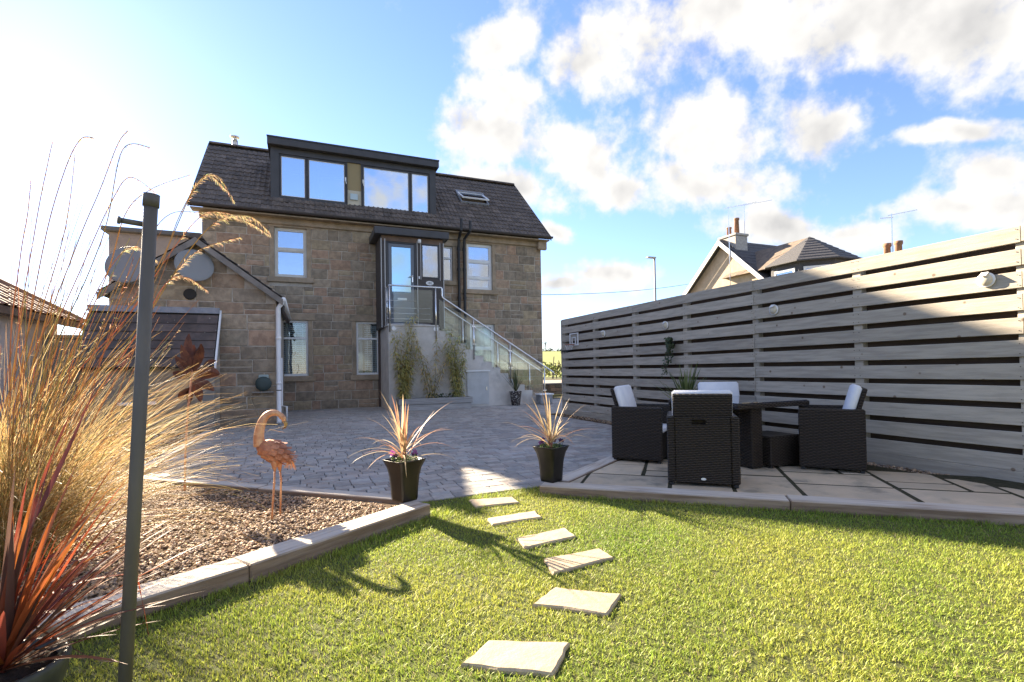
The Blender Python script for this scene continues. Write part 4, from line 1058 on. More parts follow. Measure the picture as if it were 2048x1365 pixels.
# round solar lamps on the fence
SL = [((1204, 668), 'small white dome solar lamp on the fence next to the toy basketball hoop'), ((1328, 651), 'small white dome solar lamp on the fence above the hanging ivy'),
      ((1544, 620), 'small white dome solar lamp near the board joint of the fence'), ((1968, 560), 'white dome solar lamp on the sunlit end of the fence, casting an oval shadow')]
for (x, y), lb in SL:
    p = atX(x, y, FX-.05); t = thing('solar_lamp', lb, 'lamp', (FX-.004, p.y, p.z), 0, 'solar lamps along the fence')
    M = Matrix.Translation((FX-.006, p.y, p.z)) @ Matrix.Rotation(math.radians(-90), 4, 'Y')
    MB().lathe((0, 0, 0), [(.058, 0), (.06, .012), (.054, .028), (.04, .042), (.022, .05), (.004, .053)], 20, M).build('dome', mat('lamp_cream', (.62, .55, .42), .4), t, True)
    MB().lathe((0, 0, 0), [(.068, .0), (.071, .008), (.071, .016), (.067, .02)], 20, M).build('rim', m_white, t, True)
    MB().cbox(-.03, .03, -.03, .03, -.002, .006, .003, Matrix.Translation((FX-.05, p.y, p.z+.05)) @ Matrix.Rotation(math.radians(-38), 4, 'Y')).build('solar_cell', m_white, t)
# toy hoop
p = atX(1147, 680, FX-.03); t = thing('toy_basketball_hoop', 'toy basketball hoop with a clear backboard hung on the far end of the fence', 'hoop', (FX-.02, p.y, p.z))
q = MB()
def frame(q, y0, y1, z0, z1, w, x0, x1): q.box(x0, x1, y0, y1, z0, z0+w).box(x0, x1, y0, y1, z1-w, z1).box(x0, x1, y0, y0+w, z0+w, z1-w).box(x0, x1, y1-w, y1, z0+w, z1-w)
frame(q, p.y-.2, p.y+.2, p.z-.14, p.z+.16, .028, FX-.03, FX-.006); frame(q, p.y-.09, p.y+.09, p.z-.1, p.z+.06, .02, FX-.032, FX-.008); q.build('backboard', m_white, t)
q = MB(); ring = [(FX-.15+.1*math.cos(a), p.y+.1*math.sin(a), p.z-.12) for a in [2*math.pi*k/16 for k in range(17)]]; q.tube(ring, .009, 6, False); q.box(FX-.06, FX-.006, p.y-.03, p.y+.03, p.z-.135, p.z-.105)
q.build('rim', mat('rim_orange', (.3, .1, .05), .5), t)
q = MB()
for k in range(12):
    a = 2*math.pi*k/12; q.tube([(FX-.15+.1*math.cos(a), p.y+.1*math.sin(a), p.z-.125), (FX-.15+.06*math.cos(a+.5), p.y+.06*math.sin(a+.5), p.z-.24)], .003, 4)
q.build('net', m_white, t)
# hook rail under the hoop
p = atX(1130, 702, FX-.02); t = thing('hook_rail', 'row of small dark hooks on the fence end beside the toy hoop', 'hooks', (FX-.01, p.y, p.z))
MB().box(FX-.016, FX-.005, p.y-.22, p.y+.2, p.z-.01, p.z+.015).build('bar', m_black, t)
for k in range(5):
    y = p.y-.18+k*.085; MB().tube([(FX-.015, y, p.z), (FX-.05, y, p.z-.03), (FX-.04, y, p.z-.06)], .008, 5).build('hook', m_black, t)

# ------------------------------------------------------------------ plants
def leaf_quads(mb, c, nrm, s, tint=None):
    n = Vector(nrm).normalized(); a = n.orthogonal().normalized(); a.rotate(Matrix.Rotation(U(0, 6.28), 3, n)); b = n.cross(a)
    c = Vector(c); mb.add([c-a*s*.5, c-b*s*.3+a*s*.05, c+a*s*.6, c+b*s*.3+a*s*.05], [(0, 1, 2, 3)], tint)
m_leaf = mat('green_leaf', (1, 1, 1), .5, tint=True, transl=.35, spec=.4)
def gtint(base, v=.3, y=.2):
    k = 1+U(-v, v); w = U(-y, y); return (base[0]*k*(1+w), base[1]*k, base[2]*k*(1-w))
# hanging ivy
p = atX(1343, 690, FX-.08)
t = thing('hanging_ivy', 'small pot of ivy hung on the fence with trailing stems', 'plant', (FX-.05, p.y, p.z))
MB().lathe((FX-.075, p.y, p.z), [(.045, -.06), (.065, .05), (.06, .05)], 14).build('pot', m_blackpot, t, True)
st = MB(); lv = MB()
for k in range(16):
    a = U(0, 6.28); L = U(.12, .62) if k > 4 else U(.08, .18); q = []; x, y, z = FX-.08, p.y, p.z+.05
    e = (min(FX-.03, x-.05+U(-.04, .05)), y+U(-.1, .16)*(.6+L), z-L)
    cur = crom([(x, y, z), (x-.05+U(-.03, .03), y+U(-.1, .1), z+.05), ((x+e[0])/2-.03, (y+e[1])/2, z-L*.4), e], 6); st.tube(cur, .0025, 4, False)
    for c in cur[3:]:
        for _ in range(2): leaf_quads(lv, c+Vector((U(-.02, .01), U(-.025, .025), U(-.02, .02))), (-1+U(-.4, .4), U(-.8, .8), U(0, .9)), U(.035, .06), gtint((.075, .10, .045), .5))
st.build('stems', mat('ivy_stem', (.06, .05, .03), .8), t); lv.build('foliage', m_leaf, t)

def sword_plant(parent, base, n, Lr, w, tints, spread=(.15, 1.1), mt=None, droop=.5, name='leaves', up0=.0, azb=None, kink=.0):
    mb = MB(); base = Vector(base)
    for k in range(n):
        az = U(0, 6.28) if azb is None else random.gauss(azb[0], azb[1]); inc = spread[0]+(spread[1]-spread[0])*(k/n)**.9+U(-.08, .08); L = U(*Lr)
        d = Vector((math.cos(az)*math.sin(inc), math.sin(az)*math.sin(inc), math.cos(inc)))
        p = base+Vector((U(-.02, .02), U(-.02, .02), up0*U(0, 1))); pts = [p.copy()]; seg = L/8; kk = random.random() < kink
        for i in range(8):
            d.z -= droop*U(.6, 1.3)*(.03+.022*i)*math.sin(inc+.25); d.normalize()
            if kk and i == 5: d = (d+Vector((0, 0, -1.6))).normalized()
            p = p+d*seg; pts.append(p.copy())
        W = w*U(.75, 1.2); tn = random.choice(tints); kq = U(.75, 1.25)
        mb.blade(pts, lambda t_, W=W: W*(.55+1.1*t_ if t_ < .35 else .935*(1-(t_-.35)/.65)**.7+.02), fold=.16, tint=tuple(c*kq for c in tn))
    return mb.build(name, mt or m_leaf, parent, True)

CORD = [(.52, .36, .22), (.5, .29, .17), (.62, .5, .33), (.44, .22, .13), (.42, .33, .2), (.58, .44, .28)]
def cord_planter(loc, label, label2, rot, seed):
    random.seed(seed)
    x, y, z = loc
    t = thing('flared_planter', label, 'planter', loc, 0, 'black flared planters')
    prof_ = [(.088, 0), (.094, .02), (.098, .10), (.108, .2), (.125, .27), (.152, .325), (.158, .335), (.146, .335), (.13, .30), (.115, .28)]
    prof_ = [(r_*.86, z_) for r_, z_ in prof_]
    MB().lathe(loc, prof_, 32, sq=.78, rot=rot).build('pot', m_blackpot, t, True)
    MB().lathe(loc, [(.108, .295), (.10, .31), (.02, .315)], 20, sq=.7, rot=rot).build('soil', m_soil, t, True)
    cp = thing('cordyline', label2, 'plant', (x, y, z+.3), 0, 'spiky cordylines in the flared planters')
    sword_plant(cp, (x, y, z+.32), 36, (.4, .58), .019, CORD, (.08, 1.3), droop=1.15, up0=.08)
    MB().tube([(x, y, z+.3), (x, y, z+.38)], .018, 8).build('stem', mat('cordyline_stem', (.25, .09, .06), .7), cp, True)
    ps = thing('pansies', 'low green pansies with purple flowers ringing the cordyline of ' + ('the planter on the bed corner' if seed == 31 else 'the planter on the patio corner'), 'flowers', (x, y, z+.3), 0, 'pansies in the flared planters')
    lv = MB(); fl = MB()
    for _ in range(150):
        a = U(0, 6.28); r = U(.04, .118); leaf_quads(lv, (x+r*math.cos(a), y+r*math.sin(a), z+.32+U(0, .04)), (U(-1, 1), U(-1, 1), 1.2), U(.018, .035), gtint((.10, .16, .05), .4))
    for k in range(7):
        fl = MB(); a = U(2.2, 4.0) if k < 4 else U(-.6, .9); r = U(.08, .12); c = Vector((x+r*math.cos(a), y+r*math.sin(a), z+.35+U(.0, .05)))
        tn = (.42, .10, .38) if (k < 3 and seed == 31) else (.05, .02, .08)
        nrm = Vector((U(-.5, .5), -1, .5)).normalized()
        for j in range(5):
            aa = j*1.256; u_ = nrm.orthogonal().normalized(); u_.rotate(Matrix.Rotation(aa, 3, nrm)); s = .014; v_ = nrm.cross(u_)
            fl.add([c, c+u_*s*.8-v_*s*.7, c+u_*s*1.7, c+u_*s*.8+v_*s*.7], [(0, 1, 2, 3)], tn)
        fl.tube([c, c+Vector((0, .004, -.02)), (c.x, c.y+.004, z+.31)], .0025, 4, False, (.1, .15, .05)); fl.build('bloom', m_leaf, ps)
    lv.build('foliage', m_leaf, ps)
p = G(812, 1004, .09); cord_planter((p.x, p.y+.06, .091), 'black flared square planter standing on the sleeper end at the bed corner', 'backlit copper cordyline in the black planter on the bed corner sleeper', .45, 31)
p = G(1107, 966, .07); cord_planter((p.x+.02, p.y+.08, .071), 'black flared square planter standing on the patio corner timber', 'pale brown cordyline in the black planter on the patio corner', .45, 47)
random.seed(99)

# yucca behind the table
yp = Vector((5.25, 5.85, .0))
t = thing('yucca_planter', 'dark round pot on the ground between the rattan set and the fence', 'planter', yp)
MB().lathe(yp, [(.12, .012), (.16, .3), (.18, .5), (.185, .52), (.165, .52), (.15, .46), (.02, .46)], 20).build('pot', m_blackpot, t, True)
t = thing('yucca', 'green spiky yucca rising behind the cushioned rattan chair', 'plant', yp+Vector((0, 0, .46)))
sword_plant(t, yp+Vector((0, 0, .46)), 50, (.5, .72), .034, [(.13, .17, .05), (.2, .23, .08), (.09, .13, .04), (.26, .26, .10)], (.05, .95), droop=.25, up0=.12)

# stair foot pot and plant
p = G(1018, 809, 0); p.y = min(p.y, SYF-.28)
t = thing('pebbled_pot', 'dark mottled pot against the staircase wall', 'planter', p)
MB().lathe(p, [(.13, .003), (.16, .2), (.19, .42), (.2, .45), (.17, .45), (.02, .42)], 18).build('pot', mat('mottled_pot', (.04, .032, .03), .5, (.5, .48, .45), 26, contrast=(.55, .62)), t, True)
t = thing('phormium', 'upright green striped phormium in the mottled pot by the stairs', 'plant', (p.x, p.y, .42))
sword_plant(t, (p.x, p.y, .42), 26, (.5, .95), .04, [(.11, .13, .05), (.17, .17, .08), (.07, .09, .04)], (.02, .7), droop=.3)
# metal box at the stair foot
p = G(1088, 806, 0); p.y = SYF-.35; p.x = atY(1088, 800, p.y).x
t = thing('storage_box', 'small grey metal box with a white lid at the foot of the stairs', 'box', p)
MB().cbox(p.x-.2, p.x+.24, p.y-.16, p.y+.2, .01, .3, .015).build('body', mat('galvanised', (.3, .31, .32), .5, (.2, .2, .21), 6), t)
MB().cbox(p.x-.23, p.x+.27, p.y-.19, p.y+.23, .302, .345, .01).build('lid', m_white, t)

# timber trough with bamboo
ta, tb = Vector((2.42, 14.3, 0)), Vector((4.62, 14.3, 0)); 
t = thing('timber_trough', 'long grey timber trough planter against the staircase wall', 'planter', (3.5, 14.45, 0))
for z0_, z1_, off in ((.0, .17, .03), (.175, .345, .0)):
    MB().cbox(ta.x+off, tb.x-off, 14.22+off, 14.27+off, z0_+.002, z1_, .006).build('plank', m_trough, t)
    MB().cbox(ta.x+off, tb.x-off, 14.68, 14.73, z0_+.002, z1_, .006).build('plank', m_trough, t)
    for xx in (ta.x+off, tb.x-off-.05): MB().cbox(xx, xx+.05, 14.275+off, 14.675, z0_+.002, z1_, .006).build('plank', m_trough, t)
MB().box(ta.x+.09, tb.x-.09, 14.31, 14.67, .1, .30).build('soil', m_soil, t)
def bamboo(bx, label, tops, leafn, tint):
    t = thing('bamboo', label, 'plant', (bx, 14.48, .3), 0, 'bamboo in the timber trough')
    cm = MB(); lv = MB()
    for (tx, tz) in tops:
        b = Vector((bx+U(-.1, .1), 14.48+U(-.06, .06), .3)); e = Vector((tx+U(-.08, .08), 14.5+U(-.15, .12), tz)); mid = b.lerp(e, .55)+Vector((U(-.06, .06), U(-.05, .05), .12))
        pts = bez(b, mid+Vector((0, 0, .1)), e, 12); cm.tube(pts, lambda q: .008*(1-q*.75), 5, False)
        for i, c in enumerate(pts[1:]):
            for _ in range(int(2*leafn*(1.3-.6*i/12))):
                d = Vector((U(-1, 1), U(-1, 1), U(-.5, .5))).normalized(); r = U(.02, .17); c2 = c+d*r
                if c2.y > SYF-.03: c2.y = SYF-.05
                lv.blade([c2, c2+d*.05+Vector((0, 0, -.012)), c2+d*.11+Vector((0, 0, -.045))], lambda q: .02*(1-q)+.006*(q < .6), tint=gtint(tint, .4, .25))
        
    cm.build('culms', mat('bamboo_culm', (.16, .15, .06), .6), t); lv.build('foliage', m_leaf, t)
bamboo(2.62, 'tall olive bamboo at the end of the trough below the glass landing', [(2.5, 2.3), (2.75, 2.6), (2.95, 2.3), (2.4, 1.7), (2.9, 2.75), (2.65, 1.5), (2.3, 2.2), (3.0, 1.9), (2.8, 1.3), (2.55, 1.2)], 15, (.5, .43, .15))
bamboo(3.45, 'thin bamboo leaning across in the middle of the trough', [(3.0, 1.9), (3.2, 1.6), (2.85, 2.3), (4.0, 1.65), (3.6, 2.1)], 10, (.5, .4, .16))
bamboo(4.25, 'bushy bamboo at the end of the trough by the pale hatch', [(4.1, 1.9), (4.35, 2.2), (4.0, 2.4), (4.5, 1.9), (3.75, 1.85), (4.45, 1.5), (4.25, 1.2), (3.9, 2.1)], 14, (.46, .42, .15))
hb = MB()
for _ in range(90):
    hx_ = U(3.3, 4.2); leaf_quads(hb, (hx_, U(14.32, 14.62), .32+U(0, .14)), (U(-1, 1), -1, U(0, 1)), U(.04, .08), gtint((.06, .08, .035), .4))
o_ = thing('trough_herbs', 'low dark leafy herbs growing between the bamboos in the trough', 'plant', (3.7, 14.5, .3)); hb.build('foliage', m_leaf, o_)

# ------------------------------------------------------------------ rattan set
def rchair(name, label):
    """local frame: +y is the way the sitter faces, origin on the ground under the middle"""
    t = thing(name, label, 'chair', (0, 0, 0), 0, 'rattan chairs round the table', local=True)
    W, D, ZA = .31, .29, .635
    b = MB()
    b.cbox(-W, -W+.075, -D, D, .03, ZA, .012).cbox(W-.075, W, -D, D, .03, ZA, .012)
    b.build('arm', m_rattan, t)
    h = MB()    # back of the box with its hand hole
    for a_, b_, c_, d_ in wall_cells(-W+.076, W-.076, .03, ZA-.012, [(-.09, .03, .56, .606)]): h.box(a_, b_, -D+.004, -D+.05, c_, d_)
    h.build('back_panel', m_rattan, t)
    MB().cbox(-W+.077, W-.077, -D+.052, D-.02, .03, .33, .01).build('seat_box', m_rattan, t)
    MB().cbox(-W+.085, W-.085, -D+.06, D+.005, .332, .40, .025).build('seat_cushion', m_cushion, t, True)
    Mb = Matrix.Translation((0, -D+.08, ZA-.02)) @ Matrix.Rotation(math.radians(16), 4, 'X')
    MB().cbox(-.255, .255, -.045, -.005, -.06, .245, .01, Mb).build('backrest', m_rattan, t)
    MB().cbox(-.262, .262, .0, .075, -.24, .255, .03, Mb).build('back_cushion', m_cushion, t, True)
    for sx in (-1, 1):
        for sy in (-1, 1): MB().cbox(sx*(W-.035)-.02, sx*(W-.035)+.02, sy*(D-.035)-.02, sy*(D-.035)+.02, .0, .03, .004).build('foot', m_black, t)
    MB().lathe((0, 0, 0), [(.016, 0), (.016, .004)], 14, Matrix.Translation((0, -D+.004, .07)) @ Matrix.Rotation(math.radians(90), 4, 'X') @ Matrix.Diagonal((1.4, .7, 1, 1))).build('badge', m_white, t)
    return t
def place(o, p, f): o.location = (p[0], p[1], PZ+.003); o.rotation_euler = (0, 0, math.atan2(-f[0], f[1])); return o
fV = Vector((math.sin(YAW), math.cos(YAW))); fA = Vector((math.sin(math.radians(41)), math.cos(math.radians(41))))
A = rchair('rattan_chair', 'dark rattan armchair with its back to the lawn and a small oval badge')
bl_, br_ = G(1342, 975, PZ), G(1474, 975, PZ); mid = (bl_+br_)/2
place(A, (mid.x+fA.x*.29, mid.y+fA.y*.29), fA)
Bc = copy_tree(A); Bc['label'] = 'dark rattan armchair turned sideways beside the black planter, white back cushion showing'
fB = Vector((.62, -.785)); q0 = G(1224, 922, PZ); sB = Vector((.785, .62))
place(Bc, (q0.x+fB.x*.29+sB.x*.31, q0.y+fB.y*.29+sB.y*.31), fB)
Cc = copy_tree(A); Cc['label'] = 'dark rattan armchair in profile against the open end of the fence, cushion tilted back'
fC = Vector((-.6, .8)); q0 = G(1735, 950, PZ); sC = Vector((.8, .6))
place(Cc, (q0.x+fC.x*.29+sC.x*.31, q0.y+fC.y*.29+sC.y*.31), fC)
Dc = copy_tree(A); Dc['label'] = 'dark rattan armchair across the table, close to the fence, facing the lawn'
place(Dc, (5.08, 4.98), -Vector((.52, .854)))
tx0, tx1, ty0, ty1 = 4.12, 5.2, 3.84, 4.92
tb_ = thing('dining_table', 'square dark rattan dining table with a glass top', 'table', ((tx0+tx1)/2, (ty0+ty1)/2, PZ))
MB().cbox(tx0, tx1, ty0, ty1, .69, .745, .01).build('table_top', m_rattan, tb_)
MB().cbox(tx0+.02, tx1-.02, ty0+.02, ty1-.02, .747, .755, .003).build('glass_top', glass('table_glass', .35, (.25, .27, .27), (.95, .97, 1.)), tb_)
MB().cbox(4.34, 4.5, ty0+.03, ty1-.2, PZ+.004, .688, .01).build('leg', m_rattan, tb_)
MB().cbox(4.503, 5.0, ty1-.45, ty1-.28, PZ+.004, .688, .01).build('leg', m_rattan, tb_)
so_ = thing('rattan_stool', 'low dark rattan footstool tucked under the table edge', 'stool', (4.75, 4.05, PZ))
MB().cbox(4.53, 4.98, 3.80, 4.22, PZ+.02, .385, .012).build('body', m_rattan, so_)
for xx in (4.56, 4.95):
    for yy in (3.83, 4.19): MB().cbox(xx-.018, xx+.018, yy-.018, yy+.018, PZ+.003, PZ+.019, .003).build('foot', m_black, so_)

# ------------------------------------------------------------------ flamingo ornament
m_rust = mat('rusty_metal', (.52, .24, .14), .6, (.36, .15, .09), 14, 5, metal=.2, bump=.3, bscale=60)
m_copper = mat('rubbed_copper', (.66, .40, .23), .5, (.48, .23, .13), 12, 5, metal=.25)
FY = 4.36
def fp(x, y): return atY(x, y, FY)
fo = G(548, 1034, .02); fo.y = FY
fl = thing('flamingo_ornament', 'rusty metal flamingo garden ornament standing on the pebbles', 'ornament', (fp(550, 1030).x, FY, .01))
# body: ellipsoid spine from breast to tail
c0, c1 = fp(517, 895), fp(577, 918)
bd = MB(); spine = [fp(513, 897), fp(520, 896), fp(532, 898), fp(546, 902), fp(560, 907), fp(571, 912), fp(579, 915)]; rad = [.012, .052, .078, .084, .068, .042, .016]
bd.tube(spine, rad, 16); bd.build('body', m_rust, fl, True)
pl = MB(); ncol = 11
for i in range(1, 8):
    t_ = i/7; k = t_*(len(spine)-1); a_ = int(min(k, len(spine)-2)); f_ = k-a_; c = spine[a_].lerp(spine[a_+1], f_); r = rad[a_]*(1-f_)+rad[a_+1]*f_
    ax = (spine[-1]-spine[0]).normalized(); u_ = Vector((0, 1, 0)); v_ = ax.cross(u_).normalized()
    for j in range(ncol):
        an = 2*math.pi*(j+.5*(i % 2))/ncol; d = u_*math.cos(an)+v_*math.sin(an); tdir = ax; s = d.cross(ax).normalized(); w_ = 2*math.pi*r/ncol*.56; base = c+d*(r+.002)
        tip = base+ax*.05+d*.012
        pl.add([base-s*w_, base+s*w_, tip+s*w_*.75, tip+ax*.009, tip-s*w_*.75], [(0, 1, 2, 3, 4)])
pl.build('feather_plates', m_rust, fl)
nk = crom([fp(519, 893), fp(518, 870), fp(524, 845), fp(535, 830), fp(549, 826), fp(560, 830), fp(565, 836)], 5)
MB().tube(nk, lambda q: .030*(1-q)+.013+(.008 if q > .93 else 0), 12).build('neck', m_copper, fl, True)
hdm = MB(); hd_ = [fp(556, 829), fp(562, 832), fp(567, 837), fp(570, 845)]; hdm.tube(hd_, [.012, .021, .02, .012], 10); hdm.build('head', m_copper, fl, True)
MB().tube([fp(568, 841), fp(572, 848), fp(570, 855), fp(564, 859)], [.015, .014, .010, .002], 8).build('beak', mat('beak_brass', (.5, .33, .12), .5, (.2, .12, .06), 30, metal=.5), fl, True)
for sx, (a_, b_, c_, d_) in enumerate((((549, 917), (550, 942), (549, 965), (544, 1036)), ((557, 918), (560, 945), (562, 960), (560, 1032)))):
    pts = [fp(*a_), fp(*b_), fp(*c_), fp(*d_)]
    for q in pts: q.y += (.03 if sx else -.03)
    pts[-1].z = min(pts[-1].z, .005)
    lg = MB(); lg.tube(pts[1:], .0075, 6); lg.lathe(pts[2]-Vector((0, 0, .008)), [(.006, 0), (.012, .008), (.006, .016)], 8); lg.build('leg', m_copper, fl, True)
    th = MB(); th.tube([pts[0]+Vector((-.01, 0, .02)), pts[0].lerp(pts[1], .5), pts[1]], [.034 if not sx else .022, .022, .007], 8); th.build('thigh', m_copper, fl, True)
tl = MB()
for k in range(9):
    e = fp(568+k*3.0, 938+U(-3, 4)); e.y += U(-.05, .05); s_ = fp(577, 914)
    tl.blade(bez(s_, s_.lerp(e, .45)+Vector((.015, 0, .012)), e, 5), lambda q: .010*(1-q*.5), side=Vector((1, 0, 0)), fold=.1)
tl.build('tail', m_copper, fl)

# rusty leaf sculpture on a stake
RY = 5.75
def rp(x, y, dy=0): return atY(x, y, RY+dy)
b0 = rp(369, 995); rs = thing('rusty_stake_sculpture', 'rust brown metal leaf sculpture on a tall stake beside the yard edging', 'ornament', (b0.x, RY, 0))
MB().tube([(b0.x, RY, -.02), rp(371, 900), rp(376, 820), rp(385, 740)], .011, 6).build('stake', m_rust, rs, True)
m_rust2 = mat('dark_rust', (.16, .07, .045), .75, (.09, .04, .03), 16, 5, metal=.2)
for (x0, y0_, x1, y1_, x2, y2_) in [(385, 745, 372, 700, 378, 668), (387, 745, 400, 705, 402, 688), (388, 750, 415, 725, 432, 722), (388, 752, 425, 735, 440, 752), (384, 750, 360, 730, 350, 712), (384, 755, 358, 752, 346, 745), (386, 760, 410, 765, 428, 782), (384, 765, 372, 790, 378, 812), (386, 765, 396, 785, 402, 805), (385, 742, 392, 715, 388, 690), (385, 750, 368, 718, 362, 690), (387, 755, 412, 745, 443, 752), (382, 775, 366, 790, 358, 800)]:
    dy = U(-.15, .15)
    MB().blade(bez(rp(x0, y0_), rp(x1, y1_, dy*.6), rp(x2, y2_, dy), 6), lambda q: .012+.075*math.sin(math.pi*min(1, q*1.05))**.8, side=Vector((.6, U(-.5, .5), .5)), fold=.22).build('leaf_plate', m_rust2, rs)

# ------------------------------------------------------------------ clothes pole
top, bot = atD(303, 392, 1.55), atD(250, 1365, 1.55); d = (top-bot).normalized(); base = bot+d*((-.03-bot.z)/d.z)
cp = thing('clothes_pole', 'leaning grey metal clothes pole with a short hook bar in the lawn', 'pole', (base.x, base.y, 0))
m_pole = mat('pole_grey', (.13, .115, .10), .55, (.095, .085, .075), 7, 5, stretch=(1, 1, .3), bump=.08, bscale=80, spots=((.5, .5, .48), 9, .03))
MB().tube([base, top], .0188, 20).build('shaft', m_pole, cp, True)
MB().tube([top-d*.035, top+d*.004], .0222, 20).build('cap', m_pole, cp, True)
hb_ = atD(293, 450, 1.55); he = atD(240, 441, 1.50)
MB().tube([hb_, he], .0085, 10).tube([he, he+(he-hb_).normalized()*.006], .012, 10).build('hook_bar', m_pole, cp, True)

# ------------------------------------------------------------------ ornamental grass clump
random.seed(5)
m_straw = mat('straw_grass', (1, 1, 1), .5, tint=True, transl=.5, spec=.35)
STR = [(.52, .36, .16), (.6, .46, .24), (.44, .28, .11), (.68, .56, .34), (.38, .27, .11), (.42, .24, .1), (.3, .26, .1)]
gb = Vector((-1.72, 4.02, .0))
og = thing('ornamental_grass', 'big backlit clump of straw coloured ornamental grass in the pebble bed', 'grass', gb)
lf = MB()
for k in range(2000):
    az = U(0, 6.28); r = abs(random.gauss(0, .12)); b = gb+Vector((r*math.cos(az), r*math.sin(az), 0)); L = U(.7, 1.45); inc = abs(random.gauss(.42, .22))
    if random.random() < .55: az = random.gauss(-.3, .7); L = U(.9, 1.75); inc = abs(random.gauss(.7, .25))
    d = Vector((math.cos(az)*math.sin(inc), math.sin(az)*math.sin(inc), math.cos(inc))); p = b.copy(); pts = [p.copy()]; dr_ = U(.05, .21)
    for i in range(9):
        d.z -= dr_*(.35+.22*i)*.55; d += Vector((U(-1, 1), U(-1, 1), U(-1, 1)))*.07; d.normalize(); p = p+d*(L/9); pts.append(p.copy())
        if p.z < .03: break
    W = U(.0022, .0048); tn = random.choice(STR); q_ = U(.7, 1.25)
    lf.blade(pts, lambda t_, W=W: W*(1-t_*.75), side=Vector((U(-1, 1), U(-1, 1), U(-.3, .3))), tint=tuple(c*q_ for c in tn))
gg = MB()
for k in range(420):   # green lower leaves
    az = U(0, 6.28); b = gb+Vector((random.gauss(0, .11), random.gauss(0, .11), 0)); L = U(.5, 1.0); inc = abs(random.gauss(.35, .2)); d = Vector((math.cos(az)*math.sin(inc), math.sin(az)*math.sin(inc), math.cos(inc))); p = b.copy(); pts = [p.copy()]
    for i in range(7): d.z -= U(.05, .12)*(.3+.2*i); d.normalize(); p = p+d*(L/7); pts.append(p.copy())
    gg.blade(pts, lambda t_: .006*(1-t_*.8), side=Vector((U(-1, 1), U(-1, 1), 0)), tint=gtint((.16, .15, .05), .4))
lf.build('straw_leaves', m_straw, og); gg.build('green_leaves', m_straw, og)
stems = MB(); pl = MB()
def plume(path, n0, dens_, ln, w):
    m_ = len(path)
    for i in range(n0, m_-1):
        t_ = (i-n0)/(m_-1-n0)
        for _ in range(dens_):
            c = path[i].lerp(path[i+1], random.random()); tg = (path[i+1]-path[i]).normalized()
            d = (tg*1.0+Vector((U(-1, 1), U(-1, 1), U(-1, .5)))*.55+Vector((0, 0, -.25))).normalized(); L = ln*U(.5, 1.2)*(1-.5*t_)
            pl.blade([c, c+d*L*.6+Vector((0, 0, -.002)), c+d*L+Vector((0, 0, -.008))], lambda q: w*(1-q*.7), side=Vector((U(-1, 1), U(-1, 1), U(-1, 1))), tint=tuple(x*U(.8, 1.25) for x in (.62, .47, .27)))
def stem_px(P, D0, D1, pl_from=.62, dn=7, ln=.045):
    n = len(P); pts = [gb+Vector((U(-.1, .1), U(-.1, .1), .02))] + [atD(x, y, D0+(D1-D0)*(i+1)/n) for i, (x, y) in enumerate(P)]
    c = crom(pts, 8); stems.tube(c, lambda q: .0042*(1-q*.6), 4, False, tuple(x*U(.8, 1.1) for x in (.42, .27, .13)))
    plume(c, int(len(c)*pl_from), dn, ln, .0022)
D = 3.0
for P in [[(120, 800), (300, 560), (385, 385), (430, 350), (468, 402)], [(130, 800), (290, 600), (360, 430), (410, 352), (452, 380)], [(110, 800), (230, 620), (320, 445), (400, 425), (485, 440), (538, 470)],
          [(140, 820), (280, 650), (380, 500), (440, 440), (500, 433), (537, 462)], [(130, 820), (260, 690), (340, 560), (400, 500), (480, 475)], [(120, 800), (250, 640), (360, 480), (420, 425), (500, 440)],
          [(150, 850), (260, 690), (330, 570), (372, 555), (412, 580)], [(100, 780), (190, 590), (240, 510), (275, 495), (310, 520)], [(60, 760), (150, 500), (200, 380), (235, 290), (255, 262)],
          [(40, 760), (90, 480), (130, 340), (160, 280), (185, 275)], [(30, 740), (70, 460), (95, 330), (105, 285)], [(70, 760), (170, 520), (225, 400), (260, 355), (310, 385)], [(80, 780), (180, 540), (215, 440), (245, 300), (300, 295)],
          [(50, 740), (120, 500), (140, 400), (150, 310)], [(110, 780), (210, 560), (250, 430), (300, 380), (380, 350)], [(20, 720), (40, 520), (55, 430), (62, 360)]]:
    stem_px(P, D, D+U(-.35, .3), .6, 9)
for k in range(70):   # further stems of the clump
    az = random.gauss(-.35, .55); inc = abs(random.gauss(.24, .12)); L = U(1.3, 2.3); d = Vector((math.cos(az)*math.sin(inc), math.sin(az)*math.sin(inc), math.cos(inc))); p = gb+Vector((random.gauss(0, .12), random.gauss(0, .12), 0)); pts = [p.copy()]; dr_ = U(.01, .05)
    for i in range(12): d.z -= dr_*(.2+.16*i)*.6; d.normalize(); p = p+d*(L/12); pts.append(p.copy())
    stems.tube(pts, lambda q: .0034*(1-q*.6), 4, False, tuple(x*U(.7, 1.15) for x in (.44, .29, .14)))
    if k % 3 == 0: plume(pts, 9, 5, .035, .002)
stems.build('stems', m_straw, og); pl.build('plumes', m_straw, og)

